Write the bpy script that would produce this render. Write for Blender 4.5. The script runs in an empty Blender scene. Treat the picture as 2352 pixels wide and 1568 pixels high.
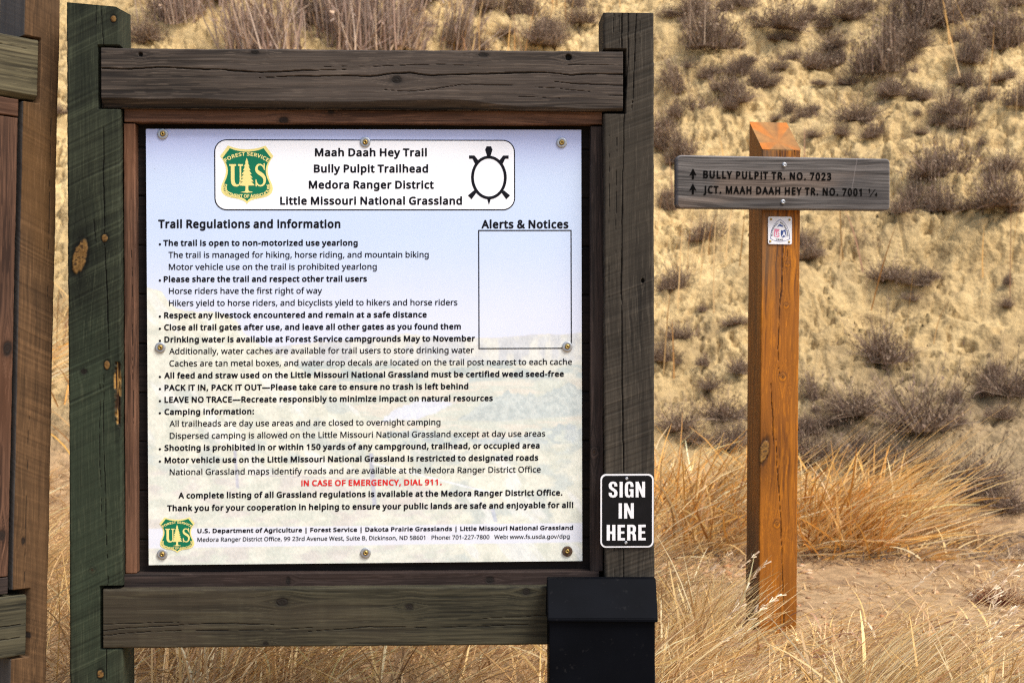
import bpy, bmesh, math, random
import numpy as np
from mathutils import Vector, Matrix
from mathutils.geometry import tessellate_polygon

random.seed(7)
rng = np.random.default_rng(7)
sc = bpy.context.scene
COL = sc.collection
R = math.radians

# ------------------------------------------------------------------ camera, light, exposure
EYE = 1.14
PITCH = R(0.75)
FPX = 2352 * 50 / 36.0          # focal length in the 2352 px wide view the measurements were taken in
cam = bpy.data.cameras.new('camera')
cam.lens = 50
cam.sensor_width = 36
cam.clip_start = 0.05
cam.clip_end = 500
cam.dof.use_dof = True
cam.dof.focus_distance = 4.05
cam.dof.aperture_fstop = 5.2
cam_ob = bpy.data.objects.new('camera', cam)
COL.objects.link(cam_ob)
cam_ob.location = (0, 0, EYE)
cam_ob.rotation_euler = (R(90) - PITCH, 0, 0)
sc.camera = cam_ob

SUN_EL, SUN_AZ = R(56), R(128)   # azimuth clockwise from +Y: front right, behind the camera
world = bpy.data.worlds.new('World')
sc.world = world
world.use_nodes = True
wn = world.node_tree.nodes
sky = wn.new('ShaderNodeTexSky')
sky.sky_type = 'NISHITA'
sky.sun_disc = False
sky.sun_elevation = SUN_EL
sky.sun_rotation = SUN_AZ
sky.dust_density = 3.0
sky.air_density = 1.0
world.node_tree.links.new(sky.outputs[0], wn['Background'].inputs[0])
wn['Background'].inputs[1].default_value = 0.13

sun = bpy.data.lights.new('sun', 'SUN')
sun.energy = 2.4
sun.angle = R(24)
sun.color = (1.0, 0.96, 0.90)
sun_ob = bpy.data.objects.new('sun', sun)
COL.objects.link(sun_ob)
_d = Vector((math.sin(SUN_AZ) * math.cos(SUN_EL), math.cos(SUN_AZ) * math.cos(SUN_EL), math.sin(SUN_EL)))
sun_ob.rotation_euler = _d.to_track_quat('Z', 'Y').to_euler()
sun_ob.location = _d * 30

sc.view_settings.view_transform = 'Standard'
sc.view_settings.look = 'None'
sc.view_settings.gamma = 1.0
sc.view_settings.exposure = 0.80
sc.cycles.use_denoising = False
sc.cycles.use_adaptive_sampling = False
sc.cycles.filter_width = 1.2
sc.cycles.max_bounces = 6
sc.cycles.diffuse_bounces = 3
sc.cycles.glossy_bounces = 2
sc.cycles.transmission_bounces = 2

# ------------------------------------------------------------------ small helpers
def srgb(r, g, b):
    f = lambda c: (c / 255 / 12.92) if c / 255 <= 0.04045 else ((c / 255 + 0.055) / 1.055) ** 2.4
    return np.array([f(r), f(g), f(b)])

def tag(o, label=None, cat=None, group=None, kind=None):
    for k, v in (('label', label), ('category', cat), ('group', group), ('kind', kind)):
        if v: o[k] = v
    return o

def empty(name, loc=(0, 0, 0), rot=(0, 0, 0)):
    o = bpy.data.objects.new(name, None)
    o.empty_display_size = 0.1
    COL.objects.link(o)
    o.location = loc
    o.rotation_euler = rot
    return o

def link_mesh(name, me, mats, parent=None, loc=None):
    o = bpy.data.objects.new(name, me)
    COL.objects.link(o)
    for m in (mats if isinstance(mats, (list, tuple)) else [mats]): me.materials.append(m)
    if parent: o.parent = parent
    if loc is not None: o.location = loc
    return o

def np_mesh(name, V, F, smooth=True, col=None, fmat=None):
    """V n x 3, F m x k (k = 3 or 4) -> mesh; col n x 3 linear vertex colour 'Col'."""
    me = bpy.data.meshes.new(name)
    V = np.asarray(V, np.float32); F = np.asarray(F, np.int32)
    m, k = F.shape
    me.vertices.add(len(V)); me.vertices.foreach_set('co', V.ravel())
    me.loops.add(m * k); me.loops.foreach_set('vertex_index', F.ravel())
    me.polygons.add(m)
    me.polygons.foreach_set('loop_start', np.arange(0, m * k, k, dtype=np.int32))
    if smooth: me.polygons.foreach_set('use_smooth', np.ones(m, bool))
    if fmat is not None: me.polygons.foreach_set('material_index', np.asarray(fmat, np.int32))
    me.update(calc_edges=True)
    if col is not None: set_col(me, col)
    return me

def set_col(me, col):
    a = me.color_attributes.new('Col', 'FLOAT_COLOR', 'POINT')
    c = np.ones((len(me.vertices), 4), np.float32)
    c[:, :3] = np.clip(col, 0, 1)
    a.data.foreach_set('color', c.ravel())

def smooth(a, b, x):
    t = np.clip((x - a) / (b - a), 0, 1)
    return t * t * (3 - 2 * t)

def mixc(a, b, t):
    t = np.asarray(t)[..., None]
    return np.asarray(a) * (1 - t) + np.asarray(b) * t

def h2(ix, iy, s):
    n = (ix.astype(np.int64) * 374761393 + iy.astype(np.int64) * 668265263 + s * 1442695041) & 0x7fffffff
    n = ((n ^ (n >> 13)) * 1274126177) & 0x7fffffff
    n = ((n ^ (n >> 16)) * 974634777) & 0x7fffffff
    return (n & 0xffffff) / float(0x1000000)

def vn(x, y, s=0):
    x, y = np.broadcast_arrays(np.asarray(x, float), np.asarray(y, float))
    ix, iy = np.floor(x), np.floor(y)
    fx, fy = x - ix, y - iy
    fx = fx * fx * fx * (fx * (fx * 6 - 15) + 10); fy = fy * fy * fy * (fy * (fy * 6 - 15) + 10)
    a, b, c, d = h2(ix, iy, s), h2(ix + 1, iy, s), h2(ix, iy + 1, s), h2(ix + 1, iy + 1, s)
    return (a * (1 - fx) + b * fx) * (1 - fy) + (c * (1 - fx) + d * fx) * fy

def fbm(x, y, s=0, o=4, g=0.5):
    t, a, n = 0.0, 1.0, 0.0
    for i in range(o):
        t = t + a * vn(np.asarray(x) * 2 ** i + 17.3 * i, np.asarray(y) * 2 ** i - 9.1 * i, s + i * 13)
        n += a; a *= g
    return t / n

def worley(x, y, s=0):
    ix, iy = np.floor(x), np.floor(y)
    f1 = np.full(x.shape, 9.0); f2 = f1.copy()
    for i in (-1, 0, 1):
        for j in (-1, 0, 1):
            cx, cy = ix + i, iy + j
            d = np.hypot(cx + h2(cx, cy, s) - x, cy + h2(cx, cy, s + 5) - y)
            f2 = np.minimum(f2, np.maximum(f1, d)); f1 = np.minimum(f1, d)
    return f1, f2

# ------------------------------------------------------------------ materials
def principled(name, color=None, rough=0.6, spec=0.3, metal=0.0, attr=False, bump=None, vary=None, scale=(1, 1, 1), transl=0.0):
    """color: base; attr: take 'Col'; vary: (noise scale, low factor, high factor); bump: (noise scale, strength, distance)."""
    m = bpy.data.materials.new(name)
    m.use_nodes = True
    nt = m.node_tree; N = nt.nodes; L = nt.links
    b = N['Principled BSDF']
    b.inputs['Roughness'].default_value = rough
    b.inputs['Specular IOR Level'].default_value = spec
    b.inputs['Metallic'].default_value = metal
    src = None
    if attr:
        a = N.new('ShaderNodeAttribute'); a.attribute_name = 'Col'; src = a.outputs['Color']
    else:
        c = N.new('ShaderNodeRGB'); c.outputs[0].default_value = (*color, 1); src = c.outputs[0]
    if vary or bump:
        tc = N.new('ShaderNodeTexCoord'); mp = N.new('ShaderNodeMapping')
        mp.inputs['Scale'].default_value = scale
        L.new(tc.outputs['Object'], mp.inputs['Vector'])
    if vary:
        n = N.new('ShaderNodeTexNoise'); n.inputs['Scale'].default_value = vary[0]; n.inputs['Detail'].default_value = 5
        L.new(mp.outputs[0], n.inputs['Vector'])
        r = N.new('ShaderNodeMapRange')
        r.inputs['From Min'].default_value = 0.3; r.inputs['From Max'].default_value = 0.7
        r.inputs['To Min'].default_value = vary[1]; r.inputs['To Max'].default_value = vary[2]
        L.new(n.outputs['Fac'], r.inputs['Value'])
        mu = N.new('ShaderNodeVectorMath'); mu.operation = 'SCALE'
        L.new(src, mu.inputs[0]); L.new(r.outputs[0], mu.inputs['Scale'])
        src = mu.outputs[0]
    L.new(src, b.inputs['Base Color'])
    if bump:
        n2 = N.new('ShaderNodeTexNoise'); n2.inputs['Scale'].default_value = bump[0]; n2.inputs['Detail'].default_value = 6
        L.new(mp.outputs[0], n2.inputs['Vector'])
        bp = N.new('ShaderNodeBump'); bp.inputs['Strength'].default_value = bump[1]; bp.inputs['Distance'].default_value = bump[2]
        L.new(n2.outputs['Fac'], bp.inputs['Height']); L.new(bp.outputs[0], b.inputs['Normal'])
    if transl:
        t = N.new('ShaderNodeBsdfTranslucent'); L.new(src, t.inputs['Color'])
        mx = N.new('ShaderNodeMixShader'); mx.inputs[0].default_value = transl
        L.new(b.outputs[0], mx.inputs[1]); L.new(t.outputs[0], mx.inputs[2])
        L.new(mx.outputs[0], N['Material Output'].inputs['Surface'])
    return m

M_WOOD_H = principled('weathered_wood_along', attr=True, rough=0.78, spec=0.22, vary=(60, 0.78, 1.2), scale=(0.06, 1, 1), bump=(140, 0.35, 0.0012))
M_WOOD_V = principled('weathered_wood_upright', attr=True, rough=0.78, spec=0.22, vary=(60, 0.78, 1.2), scale=(1, 1, 0.06), bump=(140, 0.35, 0.0012))
M_SAWN = principled('sawn_stained_wood', attr=True, rough=0.8, spec=0.18, vary=(45, 0.9, 1.1), scale=(1, 1, 0.3), bump=(160, 0.3, 0.0012))
M_ORANGE = principled('stained_cedar', attr=True, rough=0.6, spec=0.3, vary=(50, 0.85, 1.15), scale=(1, 1, 0.05), bump=(120, 0.25, 0.001))
M_PRINT = principled('printed_panel', attr=True, rough=0.45, spec=0.2, vary=(9, 0.985, 1.01))
M_EDGE = principled('panel_edge', (0.55, 0.56, 0.58), rough=0.5, vary=(30, 0.9, 1.1))
M_INK = principled('black_ink', (0.004, 0.004, 0.008), rough=0.5, spec=0.15, vary=(20, 0.9, 1.1))
M_RED = principled('red_ink', (0.62, 0.018, 0.018), rough=0.4, vary=(20, 0.95, 1.05))
M_WHITE = principled('white_print', (0.86, 0.89, 0.93), rough=0.4, vary=(20, 0.985, 1.01))
M_GREEN = principled('green_print', (0.0, 0.155, 0.075), rough=0.4, vary=(20, 0.95, 1.05))
M_CREAM = principled('pale_yellow_print', (0.80, 0.70, 0.26), rough=0.4, vary=(20, 0.97, 1.03))
M_ZINC = principled('zinc_washer', (0.42, 0.44, 0.46), rough=0.42, metal=0.75, vary=(300, 0.8, 1.15))
M_RUSTY = principled('rusty_washer', (0.10, 0.062, 0.04), rough=0.7, metal=0.3, vary=(300, 0.6, 1.4))
M_BRASS = principled('brass_bolt', (0.42, 0.29, 0.09), rough=0.35, metal=0.85, vary=(300, 0.7, 1.2))
M_BLACKSIGN = principled('black_sign_face', (0.005, 0.005, 0.006), rough=0.45, spec=0.15, vary=(40, 0.8, 1.3))
M_SIGNWHITE = principled('white_sign_paint', (0.78, 0.79, 0.81), rough=0.4, vary=(150, 0.93, 1.03))
M_BOX = principled('black_painted_steel', (0.0026, 0.0031, 0.0046), rough=0.55, spec=0.03, vary=(7, 0.75, 1.35), bump=(90, 0.08, 0.001))
def add_dust(m, amount=0.35):
    """small pale scuffs and specks of dust over a dark paint."""
    nt = m.node_tree; N = nt.nodes; L = nt.links; b = N['Principled BSDF']
    src = b.inputs['Base Color'].links[0].from_socket
    tc = N.new('ShaderNodeTexCoord'); n1 = N.new('ShaderNodeTexNoise'); n1.inputs['Scale'].default_value = 60; n1.inputs['Detail'].default_value = 3
    n2 = N.new('ShaderNodeTexNoise'); n2.inputs['Scale'].default_value = 6; n2.inputs['Detail'].default_value = 4
    L.new(tc.outputs['Object'], n1.inputs['Vector']); L.new(tc.outputs['Object'], n2.inputs['Vector'])
    r1 = N.new('ShaderNodeMapRange'); r1.inputs['From Min'].default_value = 0.63; r1.inputs['From Max'].default_value = 0.75
    r2 = N.new('ShaderNodeMapRange'); r2.inputs['From Min'].default_value = 0.50; r2.inputs['From Max'].default_value = 0.68
    L.new(n1.outputs['Fac'], r1.inputs['Value']); L.new(n2.outputs['Fac'], r2.inputs['Value'])
    mu = N.new('ShaderNodeMath'); mu.operation = 'MULTIPLY'; L.new(r1.outputs[0], mu.inputs[0]); L.new(r2.outputs[0], mu.inputs[1])
    m2 = N.new('ShaderNodeMath'); m2.operation = 'MULTIPLY'; L.new(mu.outputs[0], m2.inputs[0]); m2.inputs[1].default_value = amount
    mx = N.new('ShaderNodeMix'); mx.data_type = 'RGBA'
    L.new(m2.outputs[0], mx.inputs['Factor']); L.new(src, mx.inputs['A']); mx.inputs['B'].default_value = (0.16, 0.15, 0.14, 1)
    L.new(mx.outputs['Result'], b.inputs['Base Color'])
add_dust(M_BOX, 0.10)
M_ROUTED = principled('dark_routed_letters', (0.003, 0.0027, 0.0025), rough=0.9, spec=0.05, vary=(60, 0.7, 1.3))
M_BADGE = principled('white_enamel', (0.74, 0.75, 0.78), rough=0.35, vary=(80, 0.96, 1.02))
M_BLUE = principled('blue_print', (0.02, 0.055, 0.22), rough=0.4, vary=(80, 0.9, 1.1))
M_PINK = principled('faded_pink_print', (0.62, 0.20, 0.30), rough=0.4, vary=(80, 0.9, 1.1))
M_GROUND = principled('dry_dirt', attr=True, rough=0.95, spec=0.1, vary=(22, 0.72, 1.22), bump=(70, 0.6, 0.012))
M_HILL = principled('eroded_clay', attr=True, rough=0.95, spec=0.08, vary=(26, 0.78, 1.18), bump=(38, 0.75, 0.025))
M_GRASS = principled('dry_grass_blades', attr=True, rough=0.6, spec=0.15, transl=0.12)
M_TWIG = principled('grey_twigs', attr=True, rough=0.9, spec=0.1, transl=0.1)
M_STONE = principled('pebble_stone', attr=True, rough=0.85, spec=0.2, vary=(40, 0.8, 1.2))

# ------------------------------------------------------------------ from a measured point in the photograph to a point on a plane in the scene
def px_ray(px, py):
    f = Vector((0, math.cos(PITCH), -math.sin(PITCH))); u = Vector((0, math.sin(PITCH), math.cos(PITCH)))
    return f + Vector((1, 0, 0)) * ((px - 1176) / FPX) - u * ((py - 784) / FPX)

def at(M, px, py, c):
    """local (x, z) where the ray through a measured point meets the plane y = c of frame M."""
    inv = M.inverted()
    o = inv @ Vector((0, 0, EYE)); d = inv.to_3x3() @ px_ray(px, py)
    t = (c - o.y) / d.y
    p = o + d * t
    return p.x, p.z

# ------------------------------------------------------------------ timbers
def timber(name, parent, mat, x0, x1, z0, z1, y0, D, axis, pal, seed, du=0.0018, dv=0.0018, knots=(), cracks=(), saw=None,
           wane=None, notches=(), cut=None, cutcol=None, r=0.004, warp=0.0015, grain=1.0, recolour=None, shear=0.0):
    """A sawn timber filling x0..x1, z0..z1, its front at y0 and its back at y0 + D. Features are given in the parent's x, z.
    knots (x, z, rx, rz, kind); cracks ([(x, z)...], width); saw (angle, spacing, strength); notches (xa, xb, za, zb, depth)."""
    cx, cz = (x0 + x1) / 2, (z0 + z1) / 2
    L, W = (x1 - x0, z1 - z0) if axis == 'x' else (z1 - z0, x1 - x0)
    # profile
    P = []
    for v in np.arange(-W / 2 + r, W / 2 - r + dv * 0.5, dv): P.append((v, 0.0, 0, -1))
    arc = lambda cv, cy, a0: [(cv + r * math.cos(a), cy + r * math.sin(a), math.cos(a), math.sin(a)) for a in (a0 + math.pi / 2 * np.array([0.2, 0.5, 0.8]))]
    P += arc(W / 2 - r, r, -math.pi / 2)
    ns = max(6, int(D / 0.007))
    for y in np.linspace(r, D - r, ns): P.append((W / 2, y, 1, 0))
    P += arc(W / 2 - r, D - r, 0)
    for v in np.linspace(W / 2 - r, -W / 2 + r, 8): P.append((v, D, 0, 1))
    P += arc(-W / 2 + r, D - r, math.pi / 2)
    for y in np.linspace(D - r, r, ns): P.append((-W / 2, y, -1, 0))
    P += arc(-W / 2 + r, r, math.pi)
    P = np.array(P)
    NP = len(P); NL = int(L / du) + 1
    u = np.linspace(-L / 2, L / 2, NL)[:, None]
    v, y, nv, ny = (P[None, :, k] for k in range(4))
    side = np.where(np.abs(nv) > 0.72, 1.0, 0.0)
    s = np.where(ny < -0.6, v, np.sign(v) * (W / 2 + y))
    s = np.where(ny > 0.6, v + 3.0, s) + np.zeros_like(u)
    U = u + np.zeros_like(s)
    front = (y < r * 1.2) & (ny < 0.5) & (s < 2)
    toU = (lambda x, z: (x - cx, z - cz)) if axis == 'x' else (lambda x, z: (z - cz, x - cx))
    # grain coordinate bends round the knots
    g = s.copy()
    for (kx, kz, ka, kb, kind) in knots:
        ku, kv = toU(kx, kz); ru, rv = (ka, kb) if axis == 'x' else (kb, ka)
        du_, dv_ = U - ku, s - kv
        g = g - np.sign(dv_) * rv * 1.2 * np.exp(-(du_ / (ru * 3.2)) ** 2) * np.exp(-np.abs(dv_) / (rv * 3.0)) * 1.25
    bend = (fbm(U * 1.3, s * 3, seed, 3) - 0.5) * 0.03
    gg = g + bend
    fine = fbm(gg * 330, U * 7, seed + 1, 3)
    mid = fbm(gg * 85, U * 2.2, seed + 2, 3)
    ring = np.abs(((gg * 75 + fbm(U * 2, gg * 9, seed + 3, 3) * 4) % 1.0) - 0.5) * 2
    patch = fbm(U * 3.5, s * 9, seed + 4, 4)
    patch2 = fbm(U * 1.1 + 5, s * 4, seed + 5, 3)
    t = np.clip(0.5 + grain * ((mid - 0.5) * 1.2 + (fine - 0.5) * 1.15 + (ring - 0.5) * 0.26) + (patch - 0.5) * 0.9, 0, 1)
    col = mixc(mixc(pal[0], pal[1], t), pal[2], smooth(0.5, 0.72, patch2) * 0.75)
    fibre = smooth(0.66, 0.8, fbm(gg * 420, U * 16, seed + 6, 2))
    col = mixc(col, np.asarray(pal[1]) * 1.5, fibre * 0.42)
    d = (fbm(U * 5, s * 5, seed + 7, 3) - 0.5) * 2 * warp + (fine - 0.5) * 0.0009 + (mid - 0.5) * 0.0009
    d = d + (fbm(U * 45, s * 25, seed + 8, 2) - 0.5) * 0.0016 * smooth(W / 2 - 0.012, W / 2, np.abs(s)) * (np.abs(s) < W / 2 + 0.012)
    if saw:
        a = R(saw[0]); q = U * math.cos(a) + s * math.sin(a); w = -U * math.sin(a) + s * math.cos(a)
        q = q + (fbm(U * 3, s * 3, seed + 9, 2) - 0.5) * 0.02
        sm = vn(q / saw[1], w * 2.2, seed + 10) * 0.6 + vn(q / (saw[1] * 0.5), w * 4, seed + 11) * 0.4
        on = 0.35 + 0.65 * smooth(0.3, 0.6, fbm(U * 2.5, s * 5, seed + 12, 2))
        col = col * (1 + (sm - 0.5) * saw[2] * on)[..., None]
        line = smooth(0.72, 0.86, sm) * on
        col = mixc(col, np.asarray(pal[1]) * 1.35, line * 0.35 * saw[2])
        d = d + (sm - 0.5) * 0.0012 * on
    if recolour is not None: col = recolour(U, s, col, seed)
    col = col * np.ones_like(s)[..., None]
    for (kx, kz, ka, kb, kind) in knots:
        ku, kv = toU(kx, kz); ru, rv = (ka, kb) if axis == 'x' else (kb, ka)
        tw_ = 0.5 * (kind in ('gold', 'bright') and ru > 0.03) * rv / ru
        rr = np.hypot((U - ku) / ru, ((s - kv) - tw_ * (U - ku)) / rv) + (fbm(U * 90, s * 90, seed + 20, 2) - 0.5) * 0.3
        inn = smooth(1.05, 0.85, rr); rim = smooth(1.7, 1.0, rr) * (1 - inn)
        rg = 0.5 + 0.5 * np.sin(rr * 14 + fbm(U * 60, s * 60, seed + 21, 2) * 6)
        if kind == 'scar':
            rz_ = np.hypot((U - ku) / ru, (s - kv) / rv) + (fbm(U * 45, s * 60, seed + 24, 3) - 0.5) * 1.1
            inn = smooth(1.0, 0.75, rz_)
            sp_ = fbm(s * 260, U * 12, seed + 25, 3)
            fresh = mixc(np.array((0.035, 0.017, 0.008)), np.array((0.36, 0.20, 0.055)), smooth(0.42, 0.62, sp_ + (fbm(U * 18, s * 30, seed + 26, 2) - 0.5) * 0.5))
            col = col * (1 - 0.55 * smooth(2.0, 0.8, rz_) * (1 - inn))[..., None]
            col = mixc(col, fresh, inn); d = d - inn * (0.004 + 0.008 * (1 - sp_))
            continue
        if kind in ('gold', 'bright'): col = col * (1 - 0.5 * np.exp(-((U - ku) / (ru * 3.5)) ** 2 - ((s - kv) / (rv * 1.5)) ** 2))[..., None]
        if kind == 'hole':
            col = mixc(col, np.array((0.006, 0.005, 0.004)), inn); d = d - 0.010 * inn; col = col * (1 - 0.3 * rim)[..., None]
        elif kind in ('gold', 'bright'):
            gold = mixc(np.array((0.13, 0.062, 0.016)), np.array((0.30, 0.17, 0.05)), fbm(U * 150, s * 150, seed + 22, 2))
            if kind == 'bright': gold = gold * np.array((1.5, 1.35, 0.9))
            gold = gold * (0.55 + 0.6 * rg)[..., None]
            dark = smooth(0.60, 0.74, fbm(U * 220, s * 120, seed + 23, 2))
            gold = mixc(gold, np.array((0.035, 0.018, 0.008)), np.maximum(dark * 0.9, smooth(0.5, 0.95, rg) * 0.45))
            col = mixc(col * (1 - 0.72 * rim)[..., None], gold, inn); d = d + 0.0012 * inn - 0.001 * rim
        elif kind == 'orange':
            og = mixc(np.array(pal[0]) * 0.7, np.array(pal[1]) * 0.95, rg)
            col = mixc(mixc(col, np.array(pal[0]) * 0.5, rim * 0.6), og, inn * 0.9); col = mixc(col, np.array((0.03, 0.014, 0.005)), 0.7 * smooth(0.45, 0.15, rr)); col = mixc(col, np.array(pal[1]) * 1.7, 0.5 * smooth(0.35, 0.1, np.abs(rr - 0.9)) * (U < ku)); d = d + 0.0006 * inn
        else:
            dk = mixc(np.array((0.012, 0.009, 0.007)), np.array(pal[0]) * 0.9, rg * 0.6)
            col = mixc(col * (1 - 0.35 * rim)[..., None], dk, inn); d = d - 0.0012 * inn * rg
    for (pts, w) in cracks:
        q = np.array([toU(*p) for p in pts]); q = q[np.argsort(q[:, 0])]
        w = w * 0.8
        c = np.interp(u, q[:, 0], q[:, 1]) + (fbm(u * 22, u * 0 + seed, seed + 30, 4) - 0.5) * 0.0035
        e = np.clip(np.minimum(u - q[0, 0], q[-1, 0] - u) / max(0.25 * (q[-1, 0] - q[0, 0]), 1e-4), 0, 1)
        on_end_lo, on_end_hi = q[0, 0] <= -L / 2 + 0.002, q[-1, 0] >= L / 2 - 0.002
        if on_end_lo: e = np.where(u < (q[0, 0] + q[-1, 0]) / 2, 1.0, e)
        if on_end_hi: e = np.where(u > (q[0, 0] + q[-1, 0]) / 2, 1.0, e)
        ww = w * np.sqrt(e) * (0.5 + 0.6 * vn(u * 24, u * 0, seed + 31))
        k = np.clip(1 - np.abs(s - c) / np.maximum(ww, 1e-5), 0, 1) * ((u > q[0, 0]) & (u < q[-1, 0])) * (s < 2)
        k = np.clip(k * 1.8, 0, 1)
        d = d - 0.007 * k * min(1.0, w / 0.0025)
        col = mixc(col, np.array((0.006, 0.005, 0.004)), k * 0.93)
    VV = v + nv * d
    YY = y + ny * d
    if wane is not None:
        edge = wane(U)                                   # how far the bark side cuts into the lower front edge
        lo = -W / 2 + edge
        YY = YY + np.where(front & (VV < lo), (lo - VV) * 1.1, 0)
    X, Z = (U + cx, VV + cz) if axis == 'x' else (VV + cx, U + cz)
    if shear: X = X + shear * (Z - cz)
    for (xa, xb, za, zb, dep) in notches:
        ins = (X > xa) & (X < xb) & (Z > za) & (Z < zb)
        YY = np.where(ins, np.maximum(YY, dep), YY)
        col = np.where(ins[..., None] & (YY <= dep + 1e-6)[..., None], np.array((0.012, 0.010, 0.009)), col)
    if cut is not None:
        zc_ = cut(X, YY)
        if cutcol is not None: col = np.where((Z > zc_ - 0.002)[..., None], cutcol(X, YY), col)
        Z = np.minimum(Z, zc_)
    YY = YY + y0
    V = np.stack([X, YY, Z], -1).reshape(-1, 3)
    i = np.arange(NL - 1)[:, None] * NP; j = np.arange(NP)[None, :]; j2 = (j + 1) % NP
    F = np.stack([i + j, i + j2, i + NP + j2, i + NP + j], -1).reshape(-1, 4)
    if axis == 'x': F = F[:, ::-1]
    colf = col.reshape(-1, 3)
    # end caps: a small fan to a centre vertex each
    c0 = V[:NP].mean(0); c1 = V[-NP:].mean(0)
    nV = len(V)
    V = np.vstack([V, c0, c1]); colf = np.vstack([colf, colf[:NP].mean(0), colf[-NP:].mean(0)])
    jj = np.arange(NP); k2 = (jj + 1) % NP; b0 = (NL - 1) * NP
    caps = np.vstack([np.stack([jj, np.full(NP, nV), k2, k2], -1), np.stack([b0 + jj, b0 + k2, np.full(NP, nV + 1), np.full(NP, nV + 1)], -1)])
    me = bpy.data.meshes.new(name)
    tri = np.vstack([np.stack([k2, jj, np.full(NP, nV)], -1), np.stack([b0 + jj, b0 + k2, np.full(NP, nV + 1)], -1)])
    if axis == 'x': tri = tri[:, ::-1]
    lv = np.concatenate([F.ravel(), tri.ravel()])
    ls = np.concatenate([np.arange(len(F)) * 4, len(F) * 4 + np.arange(len(tri)) * 3])
    me.vertices.add(len(V)); me.vertices.foreach_set('co', V.astype(np.float32).ravel())
    me.loops.add(len(lv)); me.loops.foreach_set('vertex_index', lv.astype(np.int32))
    me.polygons.add(len(ls)); me.polygons.foreach_set('loop_start', ls.astype(np.int32))
    sm = np.ones(len(ls), bool); sm[len(F):] = False
    me.polygons.foreach_set('use_smooth', sm)
    me.update(calc_edges=True)
    set_col(me, colf)
    return link_mesh(name, me, mat, parent)

def box_part(name, parent, mats, x0, x1, y0, y1, z0, z1, bevel=0.002, pts=None):
    bm = bmesh.new()
    bmesh.ops.create_cube(bm, size=1)
    for v in bm.verts:
        v.co = Vector((x0 + (x1 - x0) * (v.co.x + 0.5), y0 + (y1 - y0) * (v.co.y + 0.5), z0 + (z1 - z0) * (v.co.z + 0.5)))
    if pts: pts(bm)
    if bevel: bmesh.ops.bevel(bm, geom=bm.edges[:], offset=bevel, segments=2, affect='EDGES', profile=0.6)
    me = bpy.data.meshes.new(name); bm.to_mesh(me); bm.free()
    return link_mesh(name, me, mats, parent)

# ------------------------------------------------------------------ flat print: polygons and lettering on a plane y = c facing -Y
class Print:
    def __init__(self): self.V = []; self.F = []; self.M = []
    def poly(self, loops, y=0.0, mi=0):
        loops = [[(float(p[0]), float(p[1])) for p in l] for l in loops]
        tris = tessellate_polygon([[Vector((p[0], p[1], 0)) for p in l] for l in loops])
        flat = [p for l in loops for p in l]
        b = len(self.V)
        self.V += [(p[0], y, p[1]) for p in flat]
        for t in tris:
            a, bb, c = (flat[i] for i in t)
            cr = (bb[0] - a[0]) * (c[1] - a[1]) - (bb[1] - a[1]) * (c[0] - a[0])
            if abs(cr) < 1e-14: continue
            self.F.append(tuple(b + i for i in (t if cr > 0 else t[::-1]))); self.M.append(mi)
    def tris(self, V, F, y, mi):
        b = len(self.V)
        self.V += [(p[0], y, p[1]) for p in V]; self.F += [tuple(b + i for i in f) for f in F]; self.M += [mi] * len(F)
    def build(self, name, parent, mats):
        me = np_mesh(name, np.array(self.V), np.array(self.F), smooth=False, fmat=self.M)
        return link_mesh(name, me, mats, parent)

def parse(txt):
    D = {}
    for ln in txt.split('\n'):
        h, *ps = ln.split(';')
        ch, adv = h[0], int(h[2:]) / 500
        loops = [np.array(p.split(), float).reshape(-1, 2) / 500 for p in ps]
        tr = tessellate_polygon([[Vector((*q, 0)) for q in l] for l in loops]) if loops else []
        V = np.vstack(loops) if loops else np.zeros((0, 2))
        F = []
        for t in tr:
            a, b, c = V[list(t)]
            cr = (b[0] - a[0]) * (c[1] - a[1]) - (b[1] - a[1]) * (c[0] - a[0])
            if abs(cr) > 1e-9: F.append(tuple(t) if cr > 0 else tuple(t)[::-1])
        D[ch] = (adv, V, F)
    return D

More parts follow.
